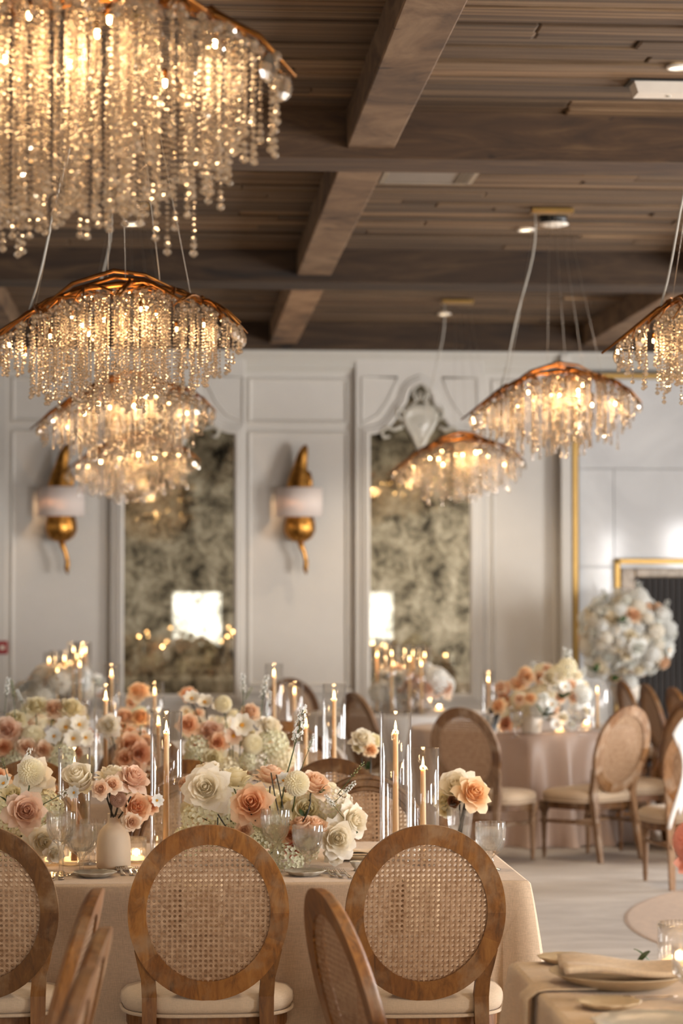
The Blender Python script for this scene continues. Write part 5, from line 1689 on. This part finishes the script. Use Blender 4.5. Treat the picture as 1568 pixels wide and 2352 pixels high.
leafs(t, P3(1052, 1822, Yt - .06), 2, .03)
# white bouquet in the tumbler on table two
O = Vector((tm2.location.x, tm2.location.y, TZ + .13)); Yt = tm2.location.y
t = thing('rose_bouquet', 'white bouquet in a crystal tumbler at the right end of the second table', 'flowers', O, 0, 'small bouquets in vases')
for kind, col_, px, py, dY, d, up, rt in (('rose', 'white', 832, 1695, 0, 58, .5, 0), ('rose', 'cream', 860, 1700, .05, 44, .5, .3), ('rose', 'apricot', 852, 1722, -.03, 34, .2, .2), ('rose', 'cream', 822, 1715, .02, 30, .1, -.4)):
    q = P3(px, py, Yt + dY); r = d*Yt/F_PX/2; f = Vector((rt, -(1-abs(up)), up)); flower(t, kind, col_, q, r, f)
for k in range(3): stem(t, (frg.uniform(-.015, .015), 0, -.09), (frg.uniform(-.03, .03), 0, .07), .003, 'darkstem', .003)
leafs(t, (0, -.03, .03), 3, .05)
# second table: three massed arrangements
KW = [('rose', 'cream'), ('rose', 'white'), ('hydrangea', 'hyd'), ('hydrangea', 'cream'), ('rose', 'blush'), ('cosmos', 'white'), ('pompon_dahlia', 'cream'), ('rose', 'peach')]
def mass(label, pxa, pxb, Y, n, zr, kinds, extra=(), depth=.22, r0=.028, r1=.05, group='low flower arrangements on the long tables', seed=0):
    xa, xb = at(pxa, 1700, Y=Y).x, at(pxb, 1700, Y=Y).x
    xc = (xa + xb)/2
    t = arrangement(label, xc, Y, TZ + .001, extra, group=group)
    fill(t, None, n, (xb - xa)/2, depth, zr, kinds, r0, r1)
    return t
A2 = mass('white orchid and pink rose arrangement at the left of the second table', -40, 212, 11.2, 34, (.05, .30), KW, [
  ('cosmos', 'white', 150, 1668, 11.0, 56, .3, -.1), ('cosmos', 'white', 184, 1662, 11.0, 52, .3, .2), ('cosmos', 'white', 168, 1696, 10.95, 50, .1, 0), ('cosmos', 'coolwhite', 122, 1690, 10.98, 46, .2, -.2), ('cosmos', 'white', 198, 1694, 11.0, 46, .1, .3),
  ('rose', 'pink', 16, 1672, 11.0, 66, .3, 0), ('pompon_dahlia', 'cream', 76, 1686, 11.0, 54, .4, 0), ('rose', 'blush', 60, 1715, 10.95, 50, .2, 0), ('rose', 'blush', 100, 1722, 10.95, 50, .1, .1), ('rose', 'peach', 8, 1716, 10.98, 46, .1, 0),
  ('hydrangea', 'hyd', 145, 1738, 10.95, 60, .1, 0), ('rose', 'cream', 82, 1614, 11.4, 60, .5, 0), ('rose', 'blush', 122, 1622, 11.4, 50, .4, 0), ('rose', 'cream', 165, 1618, 11.4, 60, .5, .1), ('rose', 'cream', 35, 1645, 11.4, 56, .5, 0)])
B2 = mass('peach and terracotta rose arrangement on the second table between two cylinders', 262, 352, 11.25, 16, (.04, .28), [('rose', 'peach'), ('rose', 'blush'), ('rose', 'blush'), ('rose', 'apricot')], [
  ('rose', 'peach', 300, 1706, 11.0, 66, .3, 0), ('rose', 'terra', 322, 1730, 10.95, 56, .1, .1), ('rose', 'peach', 285, 1742, 10.95, 50, .1, -.1), ('rose', 'blush', 312, 1762, 10.95, 46, .1, 0), ('rose', 'blush', 286, 1640, 11.4, 50, .5, 0), ('rose', 'apricot', 322, 1640, 11.4, 46, .5, 0), ('rose', 'white', 246, 1662, 11.15, 56, .3, -.2)])
C2 = mass('white cosmos, pompon and hydrangea arrangement at the right of the second table', 415, 668, 11.2, 40, (.05, .30), KW, [
  ('rose', 'pink', 484, 1674, 11.0, 62, .4, 0), ('cosmos', 'white', 556, 1664, 10.98, 62, .2, 0), ('pompon_dahlia', 'cream', 583, 1708, 10.96, 46, .2, .1), ('rose', 'white', 628, 1662, 11.02, 62, .5, .4),
  ('cosmos', 'blush', 536, 1690, 10.98, 50, .1, 0), ('hydrangea', 'hyd', 628, 1706, 11.0, 76, .3, .2), ('hydrangea', 'cream', 650, 1740, 11.0, 72, .2, .4), ('hydrangea', 'hyd', 455, 1720, 11.0, 66, .1, 0), ('rose', 'peach', 432, 1660, 11.0, 52, .3, 0),
  ('pompon_dahlia', 'cream', 512, 1612, 11.3, 40, .4, 0), ('cosmos', 'white', 470, 1608, 11.3, 50, .5, 0), ('rose', 'blush', 575, 1628, 11.3, 50, .5, 0), ('cosmos', 'white', 440, 1600, 11.3, 46, .5, 0), ('rose', 'cream', 490, 1740, 10.95, 60, .1, 0), ('rose', 'peach', 500, 1705, 10.96, 50, .1, 0), ('hydrangea', 'white', 600, 1745, 11.0, 72, .2, .1)])
for th, lst in ((A2, ((35, 1650, 11.1, 30, 1562), (10, 1640, 11.2, 14, 1560), (60, 1640, 11.2, 42, 1585))), (C2, ((560, 1640, 11.2, 552, 1552), (598, 1660, 11.1, 606, 1556), (545, 1640, 11.2, 578, 1580), (610, 1650, 11.1, 622, 1590)))):
    O = Vector(th.location)
    for px, py, Y, qx, qy in lst: sprig(th, P3(px, py, Y), P3(qx, qy, Y), 'bud' if px % 2 else 'bloom', wd=.7)
# third table
A3 = mass('far cream and peach arrangement on the third table before the left mirror', 268, 345, 14.55, 16, (.05, .30), KW + [('rose', 'apricot')]*3, [('rose', 'apricot', 318, 1580, 14.5, 52, .5, 0)])
B3 = mass('far white and pale yellow arrangement on the third table left of the white panel', 410, 560, 14.6, 26, (.05, .28), KW + [('cosmos', 'white')]*3, [('rose', 'peach', 432, 1590, 14.5, 40, .4, 0)])
C3 = mass('far cream arrangement at the left end of the third table', 40, 215, 14.6, 24, (.05, .30), KW)
# far round tables with candle clusters
def cluster(label, pxc, Y, flames, kinds, halfpx, ztop, n):
    x = at(pxc, 1560, Y=Y).x
    t = arrangement(label, x, Y, TZ + .001, [], group='candlelit arrangements on the far round tables')
    fill(t, None, n, halfpx*Y/F_PX, .28, (.08, ztop), kinds, .045, .075)
    for i, (px, py) in enumerate(flames):
        yy = Y + .32*sin(i*2.1) - .02
        p = at(px, py, Y=yy); H = p.z - TZ
        c_ = thing('taper_candle', 'far lit taper candle %s, %s from the left' % ('below the left sconce' if pxc < 500 else 'before the carved mirror', ('leftmost', 'second', 'third', 'fourth', 'fifth', 'sixth', 'seventh', 'eighth', 'ninth', 'tenth')[i]), 'candle', (p.x, yy, TZ + .001), 0, 'lit ivory taper candles')
        mb = MB(); mb.lathe([(.014, 0), (.014, .02), (.011, .022), (.009, H - .02), (0, H - .018)], 12); part('wax_taper', mb, M['wax'], c_)
        mb = MB(); mb.lathe([(.046, 0), (.046, H + .06), (.044, H + .06), (.044, .004)], 20, closed=True); part('glass_sleeve', mb, M['hurricane'], c_)
        link('flame', FLAME, c_, (0, 0, H - .02), (0, 0, 0), 1.15)
        if i % 3 == 0: lamp_in(c_, H, 1.0)
    return t
cluster('hazy white and pink arrangement among candles below the left sconce', 150, 18.6, [(113, 1516), (126, 1512), (132, 1541), (148, 1512), (147, 1534), (169, 1492), (176, 1508), (183, 1493), (183, 1526), (196, 1493)],
        [('rose', 'coolwhite'), ('rose', 'pink'), ('hydrangea', 'coolwhite'), ('rose', 'blush'), ('hydrangea', 'white')], 92, .36, 40)
cluster('white and pink arrangement among candles before the carved mirror', 945, 18.75, [(866, 1503), (886, 1486), (899, 1500), (902, 1523), (929, 1497), (940, 1513), (948, 1500), (962, 1500), (967, 1524), (975, 1504)],
        [('rose', 'coolwhite'), ('rose', 'pink'), ('hydrangea', 'coolwhite'), ('rose', 'blush')], 85, .36, 40)
# round satin table
t = arrangement('peach, terracotta and white arrangement on the round satin table', VR[0], VR[1], TZ + .20, [], group='centrepieces on the right hand tables', foot=False)
O = Vector((VR[0], VR[1], TZ + .2))
for i in range(74):
    q = frg.random(); px = 1140 + q*205; top_ = 1545 - 28*sin(pi*q) + (22 if q < .2 else 0); py = frg.uniform(top_ + 5, 1668 if .1 < q < .95 else 1640)
    if 1190 < px < 1275 and py > 1640: py -= 40
    kind, col_ = frg.choice([('rose', 'peach'), ('rose', 'apricot'), ('rose', 'blush'), ('rose', 'apricot'), ('rose', 'terra'), ('hydrangea', 'cream')] if q < .48 else [('rose', 'coolwhite'), ('hydrangea', 'coolwhite'), ('hydrangea', 'cream'), ('rose', 'white'), ('rose', 'blush'), ('cosmos', 'coolwhite')])
    r = frg.uniform(.036, .056)*(1.3 if kind == 'hydrangea' else 1); f = Vector(((q - .5)*1.4, -.8, frg.uniform(0, .7)))
    flower(t, kind, col_, P3(px, py, VR[1] + frg.uniform(-.25, .2)), r, f)
for a, b_ in (((1300, 1580), (1312, 1495)), ((1330, 1590), (1335, 1535)), ((1210, 1560), (1222, 1520)), ((1285, 1570), (1292, 1530))): sprig(t, P3(*a, VR[1]), P3(*b_, VR[1]), 'bloom', wd=1.3)
leafs(t, P3(1250, 1640, VR[1] - .3), 4, .1); leafs(t, P3(1290, 1600, VR[1] - .3), 4, .1)
# flower ball on a pedestal before the fireplace
Yf = 19.7
p = at(1437, 1466, Y=Yf)
ped = thing('flower_pedestal', 'tall white pedestal vase under the big white flower ball', 'pedestal', (p.x, Yf, 0))
mb = MB(); mb.lathe([(0, 0), (.16, 0), (.16, .03), (.09, .06), (.07, .4), (.075, .75), (.12, .86), (.15, .92), (.13, .92), (0, .86)], 32); part('column', mb, M['white'], ped)
t = thing('flower_ball', 'large round arrangement of white hydrangeas and roses in front of the fireplace', 'flowers', (p.x, Yf, .93))
O = Vector((p.x, Yf, .93))
for i in range(150):
    zz = 1 - 2*(i + .5)/150; a = i*2.39996; rr = sqrt(1 - zz*zz)
    if rr*sin(a) > .55: continue
    kind, col_ = frg.choice([('rose', 'coolwhite'), ('hydrangea', 'coolwhite'), ('rose', 'coolwhite'), ('hydrangea', 'coolwhite'), ('hydrangea', 'white'), ('hydrangea', 'coolwhite'), ('rose', 'white')] if frg.random() < .9 else [('rose', 'blush'), ('cosmos', 'coolwhite')])
    d = Vector((rr*cos(a), rr*sin(a), zz)); R = frg.uniform(.30, .40)
    flower(t, kind, col_, Vector((0, 0, .385)) + d*R*Vector((.95, .9, 1.0)).length/1.65, frg.uniform(.045, .08), d)
for a, b_ in (((1460, 1400), (1466, 1338)), ((1400, 1400), (1385, 1352)), ((1520, 1430), (1532, 1380)), ((1370, 1420), (1352, 1390)), ((1340, 1450), (1330, 1420)), ((1500, 1540), (1540, 1510))): sprig(t, P3(*a, Yf - .1), P3(*b_, Yf - .1), 'bloom', wd=1.2)
leafs(t, P3(1430, 1425, Yf - .4), 3, .12); leafs(t, P3(1410, 1560, Yf - .4), 4, .12); leafs(t, P3(1370, 1540, Yf - .35), 4, .12)
# coral flower at the right edge, foreground table
p = at(1600, 1955, Y=5.35)
q = Vector((p.x + .06, 5.35, TZ + .001))
v_ = thing('coral_flower_vase', 'white vase with the coral flower, just out at the right edge of the foreground table', 'vase', q)
mb = MB(); mb.lathe([(0, 0), (.05, 0), (.055, .08), (.03, .15), (.02, .19), (.017, .19), (0, .1)], 28); part('vase_body', mb, M['ceramic'], v_)
t = thing('coral_bouquet', 'coral pink bloom at the right edge above the blurred foreground table', 'flowers', q + Vector((0, 0, .19)), 0, 'small bouquets in vases'); O = q + Vector((0, 0, .19))
for px, py, d in ((1592, 1930, 86), (1598, 1975, 84), (1640, 1940, 90)):
    r = d*5.35/F_PX/2; flower(t, 'rose' if py == 1975 else 'pompon_dahlia', 'coral', P3(px, py, 5.35), r*1.1, (-.4, -.8, .3))
stem(t, (0, 0, -.1), P3(1620, 1960, 5.36), .003, 'green', .003)
# centre of the foreground table: loose petals near the plates
for i, (px, py) in enumerate(((1462, 2212), (1492, 2206))):
    q = at(px, py, Z=TZ + .006)
    o = link('leaf', LEAF, None, q, (0, 0, .4 + i*2.5), .05)
    tag(o, ('dark leaf lying behind the large plate, the left of two', 'dark leaf lying behind the large plate, nearer the ribbed votive')[i], 'leaf', 'fallen leaves on the foreground table')
q = pt(1562, 2300)
